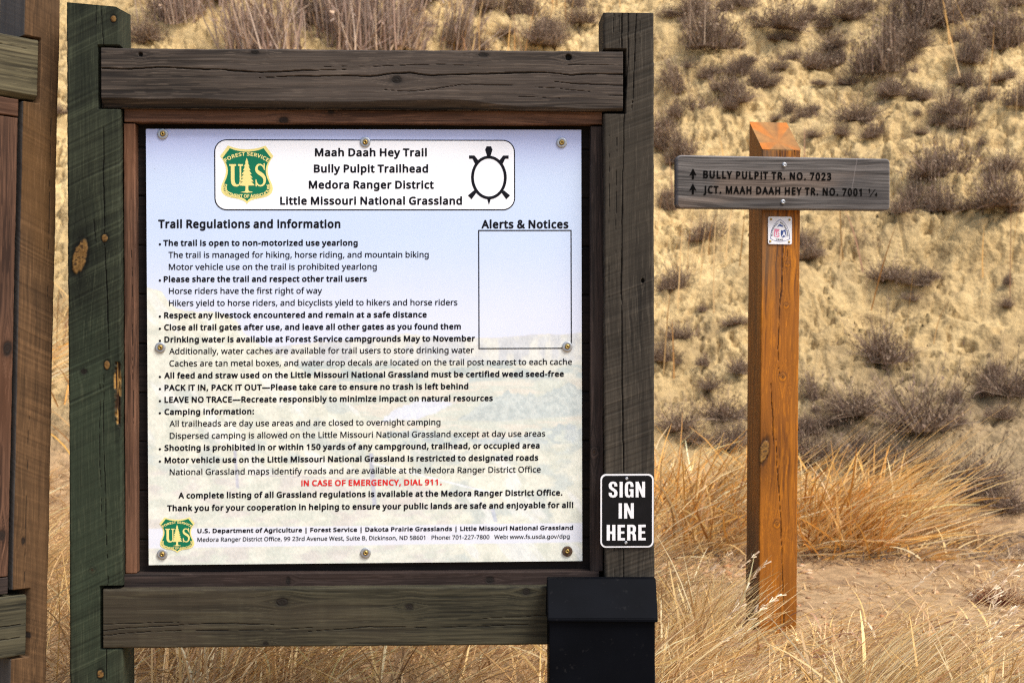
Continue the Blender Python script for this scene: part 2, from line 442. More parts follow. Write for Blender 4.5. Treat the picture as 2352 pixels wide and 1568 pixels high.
# outlines of the letters used on the signs: character, advance, then closed outlines in 1/500 em
GLYPH_REGULAR = parse(r"""! 108;32 -3 23 21 29 43 50 54 74 48 84 27 79 0 56 -11;38 77 27 288 32 292 77 292 81 285 71 78 65 75
& 294;36 17 18 50 17 95 33 128 73 161 45 206 42 230 48 257 63 278 90 292 132 296 162 288 180 275 192 257 196 218 180 183 145 152 210 89 223 110 234 146 279 147 269 104 244 56 299 -1 294 -6 243 -6 210 25 159 -3 99 -9 63 -1;75 47 93 36 123 34 153 41 179 56 102 128 78 110 67 92 65 65;111 185 135 198 149 218 149 239 132 254 105 253 90 236 92 212
, 107;13 -57 10 -52 31 50 76 52 83 44 81 35 48 -55
- 129;13 87 13 128 112 129 119 125 119 92 115 86
. 107;32 -3 23 21 29 43 50 54 74 48 84 27 79 0 59 -11 44 -10
/ 149;1 -5 -1 3 105 288 109 292 148 292 150 282 44 -3
0 229;49 17 30 47 16 101 14 167 24 227 44 266 68 286 98 296 146 292 170 279 183 266 198 242 209 209 215 125 203 53 179 14 161 1 140 -7 113 -10 86 -6;83 44 107 33 134 36 150 50 162 80 168 143 162 206 149 239 125 254 104 254 86 245 75 230 66 206 61 161 62 107 70 68
1 229;105 -5 102 234 54 197 30 228 111 292 144 292 148 285 148 0 144 -6
2 229;14 -3 15 33 133 156 150 186 155 210 148 237 130 251 109 254 85 251 40 227 17 258 46 280 82 293 124 296 160 286 184 267 197 246 203 213 197 180 166 129 78 39 211 37 214 -3
3 229;13 8 15 50 78 33 129 35 155 53 164 83 158 104 139 119 111 126 60 127 56 131 58 167 117 172 145 188 155 212 149 239 129 252 102 254 72 248 36 231 14 263 45 283 81 294 129 295 167 284 190 263 202 233 203 209 195 182 181 164 162 152 192 133 208 110 212 68 201 35 174 8 132 -7 63 -8
4 229;5 60 4 99 138 291 182 293 186 288 186 105 221 103 227 96 225 60 186 57 185 -3 140 -3 137 59;56 104 140 105 137 221
5 229;21 8 22 50 73 35 118 34 151 50 164 80 161 110 139 133 97 140 49 134 27 149 38 290 190 291 192 254 187 248 79 248 73 179 139 179 172 166 193 149 209 119 212 92 209 62 199 38 172 9 130 -7 67 -8
6 229;52 16 28 53 17 107 20 173 37 230 64 267 97 287 139 296 190 292 194 287 193 253 142 255 103 243 79 215 65 167 67 164 100 182 130 185 163 179 191 161 206 140 216 107 214 65 205 38 190 18 172 3 133 -9 88 -5;85 45 106 33 130 33 148 40 161 53 169 77 169 104 163 123 151 137 133 144 106 144 85 135 72 122 64 104 65 86 72 62
7 229;51 -4 49 3 162 246 15 249 12 288 18 292 213 291 214 255 99 -3
8 229;35 17 16 50 16 92 33 125 65 149 38 176 27 197 23 224 30 254 51 278 89 294 128 296 170 284 188 270 199 254 206 214 194 182 159 152 189 131 209 104 215 74 208 38 195 20 179 6 131 -9 74 -5;72 44 101 31 128 31 146 36 165 56 169 74 166 89 143 113 110 128 104 126 77 110 64 92 61 65;83 191 116 172 137 183 150 194 158 209 154 239 143 249 125 255 104 255 83 247 73 236 69 221 73 203
9 229;37 -4 38 35 71 31 101 33 137 52 156 80 165 122 137 107 110 101 77 104 47 118 26 142 17 167 15 209 21 236 41 269 71 289 110 296 143 291 169 278 185 263 199 242 210 209 213 137 199 68 173 26 134 0 92 -9;74 154 89 144 119 141 140 148 159 164 166 182 165 206 155 230 140 246 122 254 101 254 83 247 70 233 61 194 65 170
: 107;32 -3 23 21 29 43 50 54 74 48 84 27 79 0 59 -11 44 -10;32 168 23 192 29 215 50 226 75 219 84 198 78 171 56 160
A 256;-3 -5 -5 3 107 291 147 293 261 -3 213 -3 180 82 78 83 42 -3;93 127 164 129 129 225
B 261;36 -5 33 288 39 292 147 291 204 276 219 264 234 234 235 207 229 183 216 165 198 153 230 129 242 105 244 69 233 36 207 10 171 -3;81 39 147 37 174 44 187 57 193 72 194 90 188 108 175 120 153 127 84 128;81 171 144 171 168 177 179 186 185 201 181 231 171 241 153 247 81 249
C 253;54 30 27 80 18 143 27 203 48 245 87 279 129 294 192 294 245 278 247 272 228 237 189 250 162 253 132 249 108 237 82 206 69 155 74 98 84 74 99 55 120 41 147 34 186 35 231 45 236 38 234 4 189 -8 132 -9 93 2
D 293;36 -5 33 288 39 292 150 291 189 282 219 267 237 252 257 225 273 168 269 99 246 48 216 19 165 -1 120 -6;81 39 114 37 162 44 196 63 210 81 222 120 221 177 205 216 177 239 138 249 81 249
E 223;36 -5 33 288 39 292 201 292 205 285 205 255 201 249 81 246 84 171 193 171 198 165 198 135 192 128 81 126 81 42 84 38 201 37 205 33 204 -3
F 208;36 -5 33 288 39 292 201 292 205 285 205 255 201 249 81 246 81 162 192 159 197 153 197 120 192 116 81 114 80 -3
G 292;57 29 43 47 28 80 18 143 28 203 48 242 87 276 129 292 198 295 262 278 264 272 246 236 201 250 171 253 138 249 106 233 80 200 71 176 68 143 78 86 99 56 135 37 186 34 220 41 220 113 159 114 159 155 264 157 268 152 267 8 204 -8 138 -9 99 1
H 297;36 -5 35 291 75 292 81 288 84 171 213 171 216 288 222 292 261 291 263 -3 217 -3 216 126 84 128 80 -3
I 136;13 -5 11 24 44 36 44 252 12 261 10 288 16 292 121 292 125 288 124 262 94 253 92 249 92 36 124 25 125 -3
J 109;-34 -76 -34 -35 8 -37 20 -31 28 -19 31 287 38 292 74 292 79 284 79 5 74 -31 56 -61 32 -77 -1 -82
K 248;36 -5 35 291 75 292 81 288 84 164 198 291 247 291 248 282 139 162 252 5 253 -3 201 -4 102 127 81 108 80 -3
L 210;36 -5 33 288 39 292 75 292 81 285 81 39 201 38 206 33 206 0 201 -6
M 364;36 -5 35 291 93 292 98 288 180 70 267 289 328 291 330 -3 288 -6 283 0 282 212 200 -3 165 -6 159 0 78 215 78 0 72 -6
N 305;36 -5 35 291 84 291 225 74 226 288 231 292 270 291 271 -3 219 -3 78 215 78 0 72 -6
O 313;60 24 31 68 19 125 23 188 42 240 78 277 117 292 180 295 213 287 234 276 271 239 291 185 292 110 282 71 268 44 251 23 228 7 174 -9 138 -9 108 -3 84 7;96 55 129 37 171 34 207 47 229 71 242 113 243 170 239 191 224 224 198 245 159 253 129 250 105 239 84 215 71 176 69 125 78 83
P 243;36 -5 33 288 39 292 141 291 185 279 213 255 226 222 227 186 217 156 195 129 165 114 138 107 81 105 80 -3;81 150 138 151 167 165 175 177 179 198 170 231 141 247 81 249
R 249;36 -5 33 288 39 292 135 292 189 278 208 264 221 243 228 195 214 156 175 123 249 3 249 -3 198 -5 129 111 84 112 80 -3;81 156 135 156 165 167 176 183 179 201 177 219 169 234 138 248 84 249
S 220;17 5 17 49 77 35 119 35 148 47 159 71 156 89 143 105 62 142 32 168 22 188 18 215 21 239 31 260 56 282 101 296 149 294 197 279 200 272 185 238 140 250 98 251 74 239 67 218 70 200 83 185 167 145 196 119 205 98 207 77 204 50 194 31 167 6 128 -8 68 -8
T 223;88 -3 87 246 1 249 -2 288 4 292 220 292 225 285 225 255 220 249 136 248 136 0 130 -6
U 293;60 21 38 56 32 80 31 290 72 292 78 287 78 101 83 71 105 43 147 33 186 42 208 65 215 101 215 287 222 292 261 290 262 86 256 59 242 32 210 4 162 -9 120 -8 96 -2
V 241;99 -5 -6 288 0 292 39 292 43 288 120 67 197 288 201 292 243 292 246 284 143 -3
W 373;77 -5 -1 285 1 291 44 292 48 288 101 79 163 291 203 292 209 288 272 79 324 288 329 292 371 291 374 285 296 -4 250 -3 185 214 122 -3
Y 227;90 -3 89 108 -6 288 0 292 43 291 114 159 183 289 231 291 231 282 138 111 137 -3
a 225;33 8 18 29 12 59 19 89 29 104 54 122 75 129 152 137 149 164 137 179 99 183 51 168 37 203 63 216 102 224 135 223 165 214 187 194 197 164 197 -4 165 -6 156 18 129 -2 96 -10 57 -6;66 41 78 33 93 31 129 40 148 62 151 98 108 97 74 86 62 68
b 247;30 -4 28 305 34 311 70 311 75 305 76 203 103 220 136 225 172 218 193 206 215 179 224 158 230 110 228 74 211 29 196 11 175 -2 148 -9 112 -8 91 0 70 17 61 -6;94 42 115 33 142 32 161 41 175 62 181 92 179 140 169 165 152 179 130 183 109 181 94 173 83 158 77 131 76 89 83 59
c 192;46 18 24 53 17 89 19 143 37 185 58 206 94 222 139 224 183 212 185 206 171 173 121 182 103 180 85 170 71 149 65 107 70 68 85 44 103 35 121 32 178 44 182 38 181 5 148 -8 106 -9 67 2
d 247;43 19 30 38 17 83 18 134 31 179 55 207 91 223 136 222 172 203 172 308 214 311 219 305 217 -4 181 -5 175 16 136 -7 91 -8 70 -2;85 42 103 33 130 32 151 40 164 56 171 86 169 140 160 164 142 179 115 184 94 179 83 170 72 152 66 125 65 89 72 62
e 226;46 20 24 56 17 89 19 140 36 182 62 209 91 222 132 224 169 211 193 188 205 164 211 137 211 98 205 95 67 94 66 83 81 50 103 36 145 33 199 46 202 8 163 -7 112 -9 79 -1;67 136 162 137 158 158 148 173 136 181 118 184 97 181 82 170 71 152
f 138;39 -4 38 180 3 182 1 207 38 222 43 267 52 285 66 300 102 312 156 306 161 300 150 268 108 271 96 266 89 255 85 222 137 219 139 186 135 182 85 180 85 0 78 -6
g 247;35 -87 33 -51 37 -44 76 -57 106 -61 130 -60 151 -52 168 -30 172 6 169 10 133 -8 91 -8 70 -2 42 21 23 57 17 84 18 132 31 177 55 207 88 222 133 222 158 213 175 199 181 220 214 221 219 213 219 -3 216 -33 208 -57 184 -85 148 -99 85 -100;85 42 106 32 136 33 154 42 166 60 172 90 169 141 159 165 142 178 115 183 97 180 82 169 71 150 65 120 66 87 72 60
h 248;29 -3 28 306 34 311 70 311 75 306 76 203 109 221 151 224 190 212 213 186 221 153 221 0 214 -6 175 -3 172 156 160 176 133 183 97 175 80 150 76 123 75 -3
i 103;29 -3 28 216 34 221 70 221 75 213 75 0 70 -6;33 252 25 273 31 292 52 302 70 295 78 279 73 255 52 245
j 103;-26 -96 -25 -58 14 -60 23 -54 27 -42 28 216 35 221 71 221 75 213 75 -30 72 -60 59 -84 38 -98 5 -102;33 252 25 273 32 293 53 301 71 294 79 273 71 252 53 245
k 214;29 -3 28 306 34 311 70 311 75 303 76 129 160 220 205 221 210 216 126 123 217 0 211 -6 166 -6 91 90 75 75 74 -3
l 103;29 -3 28 306 34 311 70 311 75 303 75 0 70 -6
m 375;29 -3 31 220 64 221 73 200 106 221 148 224 178 215 202 195 218 210 238 220 286 224 316 214 337 193 344 177 348 141 346 -5 302 -3 300 156 287 177 265 183 231 174 215 147 212 0 208 -5 166 -3 164 153 151 177 127 183 97 176 80 150 76 123 75 -3
n 248;29 -3 30 219 64 221 73 200 97 217 130 225 172 220 199 205 211 189 220 159 220 -4 175 -3 172 156 160 176 133 183 96 174 88 165 79 144 75 -3
o 243;47 20 25 56 17 95 19 143 37 185 67 212 106 224 151 221 187 204 214 170 226 125 223 71 205 29 173 2 130 -10 82 -3;85 44 103 34 133 32 154 41 169 59 178 95 177 131 168 158 148 178 130 183 106 182 85 172 73 154 65 125 65 95 71 65
p 247;31 -101 28 216 34 221 64 221 73 200 91 214 118 224 154 223 175 217 205 195 224 159 230 93 219 45 196 11 163 -6 136 -10 112 -7 76 11 75 -99;92 45 112 33 139 32 160 42 173 60 182 96 179 138 168 165 151 179 130 183 106 180 92 171 82 156 76 126 76 93 80 66
r 166;29 -3 30 219 67 219 73 193 91 211 112 222 136 225 163 221 160 180 112 177 94 164 81 144 76 120 75 -3
s 192;17 5 15 41 18 47 62 33 101 31 125 39 134 56 122 75 47 109 23 130 15 164 20 188 29 200 53 216 83 224 131 222 173 209 175 203 158 170 119 182 89 184 68 178 60 164 62 155 71 147 146 113 170 93 180 59 177 38 168 20 143 1 101 -10 56 -8
t 145;51 6 37 26 31 50 31 179 3 182 1 206 33 224 48 269 72 270 78 266 78 221 135 221 140 215 140 188 136 182 78 180 78 65 81 47 90 35 105 31 135 35 141 32 142 2 129 -6 99 -10 72 -6
u 248;47 11 34 29 26 59 27 218 72 218 76 56 89 38 116 31 149 39 161 50 168 65 172 92 173 218 218 219 218 -4 182 -5 176 15 143 -5 98 -10 65 -1
v 204;78 -5 -6 213 -4 219 42 219 102 53 162 219 207 220 209 213 127 -3
w 315;58 -3 0 219 40 221 46 217 85 66 133 218 139 221 181 220 229 65 270 219 315 219 253 -5 205 -3 157 155 109 -3
x 212;4 -5 2 3 77 111 7 210 7 219 55 219 106 145 157 219 205 219 205 211 135 111 210 3 210 -3 160 -4 106 75 49 -6
y 204;0 -97 0 -61 33 -61 52 -54 66 -36 80 0 -5 213 -4 219 43 219 102 59 162 219 207 220 210 213 117 -32 100 -66 85 -84 63 -97 33 -102
z 188;13 -5 11 27 118 180 22 182 17 186 18 219 174 219 175 186 70 36 175 33 179 27 178 -3
| 221;93 -102 90 305 96 311 126 311 131 305 131 -97 126 -103
— 401;13 87 10 122 16 129 385 129 391 125 391 92 385 86""")
GLYPH_BOLD = parse(r"""! 130;25 -12 14 6 13 33 23 53 40 63 30 69 26 78 16 288 20 298 29 303 77 303 88 297 92 285 82 78 78 69 68 63 90 45 95 12 88 -6 68 -20 44 -22
& 316;27 10 12 35 4 77 9 107 18 125 57 164 41 188 33 212 32 239 38 263 57 288 87 303 132 307 165 299 183 288 197 272 206 251 208 227 203 200 196 185 162 152 207 107 223 149 231 158 276 160 287 155 292 143 288 125 275 89 258 59 306 10 308 -7 294 -17 243 -17 210 10 156 -15 96 -20 57 -11;84 53 102 45 123 45 147 50 160 59 102 115 85 101 76 86 76 68;114 198 129 208 138 221 138 236 129 244 111 244 100 233 102 215
, 130;4 -64 0 -49 22 56 34 63 82 61 92 50 94 38 57 -61 43 -69 13 -68
- 152;4 80 -1 89 -1 125 10 139 115 140 129 128 130 89 118 76 16 75
. 130;25 -12 15 3 12 21 21 51 35 62 53 66 83 55 93 39 96 21 86 -9 71 -19 56 -22 38 -20
/ 172;-8 -12 -12 6 96 294 109 303 154 301 160 294 162 282 53 -9 40 -17 1 -17
0 252;41 10 14 59 3 119 5 188 19 245 37 275 65 297 98 307 149 303 167 294 191 274 209 245 220 212 226 125 214 50 202 26 185 5 167 -9 143 -18 113 -21 80 -16;92 51 113 43 134 48 146 64 154 95 157 146 152 203 141 230 122 243 107 243 92 235 81 218 75 194 74 107 80 71
1 252;96 -12 91 0 91 207 63 188 51 186 42 191 22 216 19 228 26 240 105 301 144 303 156 297 159 288 159 -3 154 -12 144 -17 105 -17
2 252;7 -12 2 0 5 39 124 162 140 189 144 213 136 234 112 243 87 240 49 218 34 218 7 249 7 264 40 289 82 305 124 307 163 297 191 276 207 252 213 225 211 189 203 165 183 132 106 51 217 47 225 33 223 -8 208 -17 19 -17
3 252;6 0 1 11 1 44 9 59 21 61 78 44 114 44 143 56 153 83 149 98 135 109 111 114 57 116 45 131 48 173 57 179 108 181 129 189 144 209 140 233 126 241 96 243 33 220 6 251 5 269 39 292 78 305 132 306 171 294 199 269 213 236 210 188 185 152 211 128 222 98 222 65 210 29 180 -1 132 -18 63 -19 30 -12
4 252;-4 53 -8 63 -7 103 129 297 143 305 182 305 191 300 197 288 197 114 227 112 236 105 238 96 238 63 234 54 224 48 197 48 194 -9 179 -17 143 -17 134 -13 129 -3 128 47 8 48;77 114 129 114 128 188
5 252;13 0 8 11 8 47 16 59 28 62 82 44 118 45 145 59 153 86 150 107 133 123 97 129 46 123 17 143 29 296 43 303 196 300 203 287 203 251 198 242 187 237 91 237 85 194 154 186 181 174 202 155 220 122 223 92 220 59 208 32 178 0 133 -18 64 -18 34 -11
6 252;45 8 17 50 6 104 9 176 27 236 57 275 91 296 136 307 196 302 205 287 205 254 201 245 190 240 142 244 115 237 93 218 81 188 118 196 154 193 178 184 201 167 220 137 227 107 225 62 214 33 185 -1 163 -13 136 -20 85 -16;91 54 106 45 121 43 136 46 151 58 157 77 158 101 153 119 145 128 130 134 109 133 94 128 81 116 75 104 75 89
7 252;43 -12 39 6 144 237 12 238 1 252 2 294 18 303 219 301 227 288 225 252 108 -9 93 -17 54 -17
8 252;25 11 6 47 4 86 17 122 46 152 25 176 14 203 13 236 21 260 44 287 88 305 140 305 176 293 203 269 216 236 217 212 211 191 198 170 179 152 209 126 223 98 226 62 218 34 205 14 185 -3 161 -14 131 -20 71 -15 44 -4;80 51 104 42 143 47 156 62 155 86 137 104 107 116 84 101 74 87 72 65;89 200 116 184 128 190 146 209 145 233 122 244 92 240 84 233 80 221
9 252;29 -12 24 2 24 32 29 42 41 47 86 42 113 49 137 68 150 98 113 90 77 93 50 103 29 119 14 141 4 176 4 209 11 241 32 275 68 300 113 307 155 299 176 286 194 269 212 239 221 212 224 137 219 98 209 62 182 19 139 -10 110 -18 77 -21 44 -18;82 161 98 153 119 152 136 158 149 170 156 185 154 203 146 223 134 237 122 242 104 243 89 237 79 227 72 194 74 176
: 130;25 -12 15 3 12 21 21 51 35 62 53 66 83 55 93 39 96 21 86 -9 71 -19 56 -22 38 -20;25 159 12 186 13 204 20 222 32 232 50 237 68 235 83 227 92 213 95 195 93 177 86 163 74 154 56 149 38 152
A 279;-12 -12 -16 6 96 294 108 304 153 302 160 294 272 6 270 -9 258 -17 216 -17 207 -12 171 72 84 72 48 -12 39 -17 0 -17;108 138 148 138 129 191
B 283;27 -12 22 0 24 294 39 303 147 302 189 294 211 285 237 258 245 234 242 186 218 153 240 134 254 105 255 66 241 27 212 0 171 -14 39 -17;92 48 147 48 169 54 183 75 179 102 153 116 93 117;93 182 144 182 165 188 174 204 172 225 150 236 93 238
C 276;46 23 33 41 17 77 7 143 17 206 39 251 57 271 81 288 126 304 195 305 251 287 257 269 234 228 222 226 186 239 159 242 132 237 108 223 86 188 80 143 86 98 108 62 126 51 147 45 237 54 247 41 243 -2 234 -9 198 -18 132 -20 90 -9
D 315;27 -12 22 0 22 285 26 297 39 303 150 302 192 293 228 274 266 231 284 171 281 99 273 75 255 41 222 10 168 -12 120 -17 39 -17;93 48 138 49 174 61 189 72 206 99 213 144 208 186 196 210 171 229 138 238 92 237
E 245;27 -12 22 0 24 294 39 303 207 301 216 285 216 252 207 240 92 237 93 182 198 181 208 168 209 135 205 123 195 117 93 117 92 51 207 47 216 33 213 -9 198 -17 39 -17
F 231;27 -12 22 0 24 294 39 303 207 301 216 285 216 252 207 240 93 238 92 234 92 171 198 169 208 156 207 114 192 105 93 104 89 -9 75 -17 36 -17
G 314;48 23 34 41 17 77 7 143 18 209 39 248 84 287 126 302 198 306 234 300 268 287 275 269 259 233 252 227 240 226 204 238 171 242 141 238 111 223 96 207 86 188 79 143 88 92 108 63 138 48 192 45 209 50 209 101 162 102 151 107 146 119 149 161 162 168 261 168 273 164 279 149 279 11 274 -1 216 -17 138 -20 93 -8
H 320;27 -12 22 0 22 285 26 297 36 303 75 303 90 294 93 182 204 182 207 294 219 303 268 300 275 285 272 -9 255 -17 219 -17 207 -9 204 116 96 117 92 114 90 -8 75 -17 36 -17
I 158;4 -12 -1 0 1 29 8 36 33 45 33 240 31 244 3 255 0 291 13 303 124 303 136 291 136 261 127 250 103 243 103 45 134 30 135 -6 121 -17 16 -17
J 132;-43 -83 -48 -70 -48 -37 -43 -28 -31 -23 5 -27 14 -22 19 -10 20 290 32 302 77 303 86 297 90 287 90 5 84 -37 65 -69 35 -87 -7 -93
K 271;27 -12 22 0 22 285 26 297 36 303 75 303 90 294 93 191 192 300 243 303 254 300 261 288 257 276 153 159 263 9 263 -9 249 -17 204 -17 195 -13 102 111 92 102 89 -9 75 -17 36 -17
L 233;27 -12 22 0 22 288 27 298 36 303 78 303 87 298 92 288 92 51 207 48 217 36 217 -3 212 -12 201 -17 39 -17
M 386;27 -12 22 0 22 285 27 298 39 303 93 303 105 297 180 101 259 297 273 303 327 303 336 299 342 285 342 0 337 -12 327 -17 288 -17 273 -6 270 149 209 -9 198 -17 156 -14 149 -6 90 152 88 -6 75 -17 36 -17
N 327;27 -12 22 0 22 285 26 297 39 303 81 303 93 298 213 112 216 291 222 300 231 303 276 300 283 285 283 0 279 -11 267 -17 222 -17 212 -12 90 176 88 -6 75 -17 36 -17
O 336;52 17 35 38 21 65 8 128 8 167 16 209 43 260 60 277 90 295 135 307 201 302 252 277 269 260 288 229 305 167 300 92 285 51 269 26 246 5 222 -8 171 -20 105 -14 78 -3;105 62 132 47 171 45 201 56 220 77 231 113 232 167 222 206 206 227 192 236 156 242 132 239 111 230 93 209 82 173 80 128 88 89
P 265;27 -12 22 0 24 294 36 303 114 303 165 298 189 289 222 261 236 228 239 192 228 152 208 126 180 108 141 97 93 94 89 -9 75 -17 36 -17;93 160 135 162 159 173 168 198 160 225 138 236 93 238
R 272;27 -12 22 0 24 294 39 303 135 303 168 298 195 287 226 258 236 234 239 204 237 180 228 157 210 135 190 120 258 9 258 -9 246 -17 192 -14 123 100 96 101 92 99 89 -9 75 -17 36 -17;93 166 132 167 159 177 168 201 162 226 141 236 93 238
S 243;8 -2 4 8 3 44 12 59 23 61 77 46 110 45 138 53 148 71 146 86 137 95 56 133 35 148 20 166 10 191 7 218 10 242 22 266 50 292 98 306 152 304 203 289 211 272 199 236 191 229 179 227 140 239 107 241 86 235 78 218 80 203 89 194 173 155 206 123 216 101 218 77 214 47 203 23 173 -3 128 -19 59 -18
T 245;81 -12 76 0 76 237 -5 240 -13 252 -11 294 4 303 226 302 235 288 235 252 229 241 220 238 147 237 145 -7 130 -17 91 -17
U 316;51 14 28 50 21 77 19 287 22 296 33 303 72 303 88 293 90 86 98 65 110 53 147 44 168 47 186 55 202 83 205 293 219 303 267 300 274 287 273 86 265 53 251 26 216 -5 165 -20 120 -19 93 -13
V 263;90 -12 -15 279 -15 294 0 303 39 303 51 297 120 104 189 297 201 303 249 301 256 294 257 282 153 -9 138 -17 99 -17
W 395;69 -12 -12 282 -7 298 2 303 44 303 58 294 101 126 152 295 164 303 212 301 220 291 272 126 315 294 329 303 371 303 380 298 384 282 303 -12 293 -17 254 -17 241 -9 185 172 131 -9 119 -17 80 -17
Y 249;83 -12 78 0 78 105 -15 279 -15 294 0 303 42 303 51 299 114 183 177 299 186 303 234 302 243 291 242 279 149 108 147 -7 132 -17 93 -17
a 247;24 1 7 26 1 59 4 80 19 110 36 125 69 139 141 149 135 166 120 173 93 171 57 157 45 158 37 167 26 194 28 209 60 226 105 235 153 231 183 215 198 197 208 164 209 -1 206 -10 195 -17 165 -17 147 -4 114 -18 75 -21 45 -13;76 47 96 42 123 49 137 65 140 86 108 85 81 78 73 65
b 269;22 -12 17 -1 17 308 31 321 73 321 86 308 88 225 121 235 160 233 196 217 225 185 240 134 239 71 229 38 214 14 178 -13 151 -20 121 -20 97 -15 76 -4 70 -13 61 -17 31 -17;100 52 118 43 139 43 154 50 164 65 170 92 170 125 164 152 148 169 112 170 94 155 88 131 87 92 92 65
c 215;37 11 14 50 6 89 9 146 28 191 52 215 94 233 142 235 189 221 196 206 181 167 169 161 127 171 97 165 82 146 76 107 82 68 100 47 133 44 175 56 187 51 192 41 190 -1 154 -18 106 -20 64 -9
d 269;34 12 19 35 7 80 7 137 22 185 49 216 85 233 121 236 160 226 163 314 175 322 220 320 230 305 229 -1 226 -10 214 -17 184 -17 166 -6 130 -19 91 -19 67 -12;91 51 106 43 130 44 145 49 154 62 160 86 160 125 153 152 139 168 106 172 92 164 83 149 76 122 77 89 82 65
e 249;40 11 15 50 6 89 9 143 26 188 56 218 88 232 133 235 174 221 202 194 216 167 222 137 220 92 208 84 79 84 78 80 91 56 115 44 145 44 193 58 205 55 213 44 211 2 202 -6 169 -17 112 -20 76 -12;81 146 148 146 149 149 136 168 115 173 94 166
f 160;32 -12 27 0 27 168 3 171 -7 177 -10 210 -2 219 25 228 37 282 50 300 66 313 90 321 114 324 162 315 172 300 159 261 147 255 108 260 98 246 99 232 135 232 147 225 150 189 147 178 138 171 96 168 95 -6 81 -17 42 -17
g 269;28 -96 22 -84 22 -51 29 -36 40 -33 88 -48 130 -49 151 -37 160 -12 124 -20 88 -19 64 -11 32 15 19 36 7 81 7 135 22 183 49 216 88 234 133 234 166 221 181 232 220 230 229 216 230 -3 226 -36 217 -63 190 -94 148 -111 82 -111;92 51 106 43 130 43 145 49 156 63 161 90 159 132 152 156 136 169 103 170 90 162 82 147 76 120 76 90 82 66
h 270;22 -12 17 0 17 306 21 315 29 321 73 321 82 316 86 306 87 225 127 235 166 233 199 219 222 192 232 153 232 -3 227 -12 217 -17 178 -17 166 -9 162 150 154 167 130 172 103 165 89 141 84 -9 70 -17 31 -17
i 126;22 -12 17 0 17 216 25 229 47 234 31 239 21 249 15 279 19 294 28 305 43 312 58 312 79 301 89 279 83 249 57 234 79 229 86 216 86 -3 81 -12 70 -17 31 -17
j 126;-34 -103 -39 -90 -39 -60 -34 -51 -22 -46 8 -50 17 -39 17 216 26 230 49 234 32 239 21 249 15 264 15 282 21 297 30 306 59 312 80 300 89 276 82 249 71 239 55 234 77 230 86 216 84 -54 68 -90 44 -107 2 -113
k 237;22 -12 17 0 17 306 28 321 70 322 82 316 86 306 88 160 157 231 208 232 220 222 218 204 141 123 225 9 227 -3 214 -17 160 -15 91 75 86 69 86 0 82 -11 70 -17 31 -17
l 126;22 -12 17 0 17 306 21 315 29 321 73 321 82 316 86 306 86 -3 73 -17 31 -17
m 397;22 -12 17 0 17 216 25 229 64 232 79 220 112 234 148 235 181 226 202 211 223 225 244 233 289 235 322 223 347 198 354 180 359 141 359 0 352 -14 307 -17 292 -7 290 150 283 166 265 172 238 166 225 144 223 0 217 -13 208 -17 169 -17 155 -6 153 150 145 167 127 172 101 165 89 141 84 -9 70 -17 31 -17
n 270;22 -12 17 0 17 216 20 225 31 232 64 232 73 228 79 219 106 232 139 236 178 230 207 213 220 196 231 162 232 0 229 -10 217 -17 181 -17 166 -9 163 147 154 167 133 172 103 165 89 141 84 -9 70 -17 31 -17
o 265;40 11 18 44 5 95 9 146 28 191 61 221 106 235 154 232 194 212 223 176 237 128 234 68 214 23 178 -8 133 -21 85 -16 64 -7;91 53 106 44 130 43 148 50 160 65 167 95 166 128 159 152 142 168 121 172 103 169 91 162 83 149 77 125 76 95 81 71
p 269;22 -108 17 -96 19 222 31 232 64 232 79 220 102 231 127 236 157 234 178 228 214 201 235 162 240 135 241 90 229 39 203 3 169 -16 127 -21 88 -10 84 -105 70 -113 31 -113;100 52 115 44 139 43 154 51 164 66 170 96 170 126 164 150 148 168 130 172 109 169 92 150 87 96 91 69
r 188;22 -12 17 0 19 223 31 232 64 232 73 229 82 218 100 229 124 235 169 231 177 216 169 174 157 167 133 170 115 166 100 155 90 138 84 -9 70 -17 31 -17
s 215;8 -2 4 8 4 44 14 57 89 41 113 45 123 56 110 69 35 104 14 124 6 143 4 164 10 191 19 206 47 226 83 235 131 234 180 218 186 200 172 167 164 161 155 160 104 173 83 172 71 164 83 153 153 122 180 98 188 80 191 59 188 35 177 14 149 -8 104 -20 47 -17
t 167;43 -1 26 23 21 47 19 170 -6 176 -10 185 -11 206 -4 218 24 233 39 276 48 281 75 281 88 269 90 232 138 231 151 218 151 185 144 174 90 170 89 65 91 50 99 43 135 46 148 41 153 32 153 -1 138 -15 99 -21 63 -14
u 270;40 2 25 23 15 59 15 215 20 227 29 232 68 232 83 222 85 65 95 47 116 42 145 50 159 74 164 224 176 232 224 229 231 215 231 -1 227 -11 215 -17 185 -17 167 -6 134 -19 98 -21 62 -12
v 226;69 -12 -16 210 -15 223 0 232 39 232 51 225 102 87 152 225 165 232 213 229 219 222 220 210 136 -9 123 -17 81 -17
w 338;51 -12 -12 210 -6 228 4 232 40 232 55 225 85 111 125 225 136 232 184 231 193 222 229 110 261 225 277 232 313 232 324 225 327 210 262 -12 253 -16 208 -17 196 -10 157 114 115 -12 103 -17 61 -16
x 235;-5 -12 -10 -3 -7 9 63 111 -4 207 -6 216 -2 226 10 232 58 230 106 164 151 229 199 232 212 228 217 219 216 207 148 111 219 9 222 -3 217 -12 205 -17 157 -15 106 56 55 -15 7 -17
y 227;-7 -105 -13 -93 -9 -54 0 -48 30 -50 45 -45 57 -30 68 0 -16 210 -13 225 0 232 39 232 51 225 102 93 153 226 165 232 213 229 220 222 221 210 128 -36 108 -74 87 -96 57 -111 21 -113
z 211;4 -12 -1 0 0 30 97 168 13 174 6 186 9 225 22 232 169 232 181 228 187 216 185 180 90 45 181 42 190 30 187 -10 172 -17 16 -17
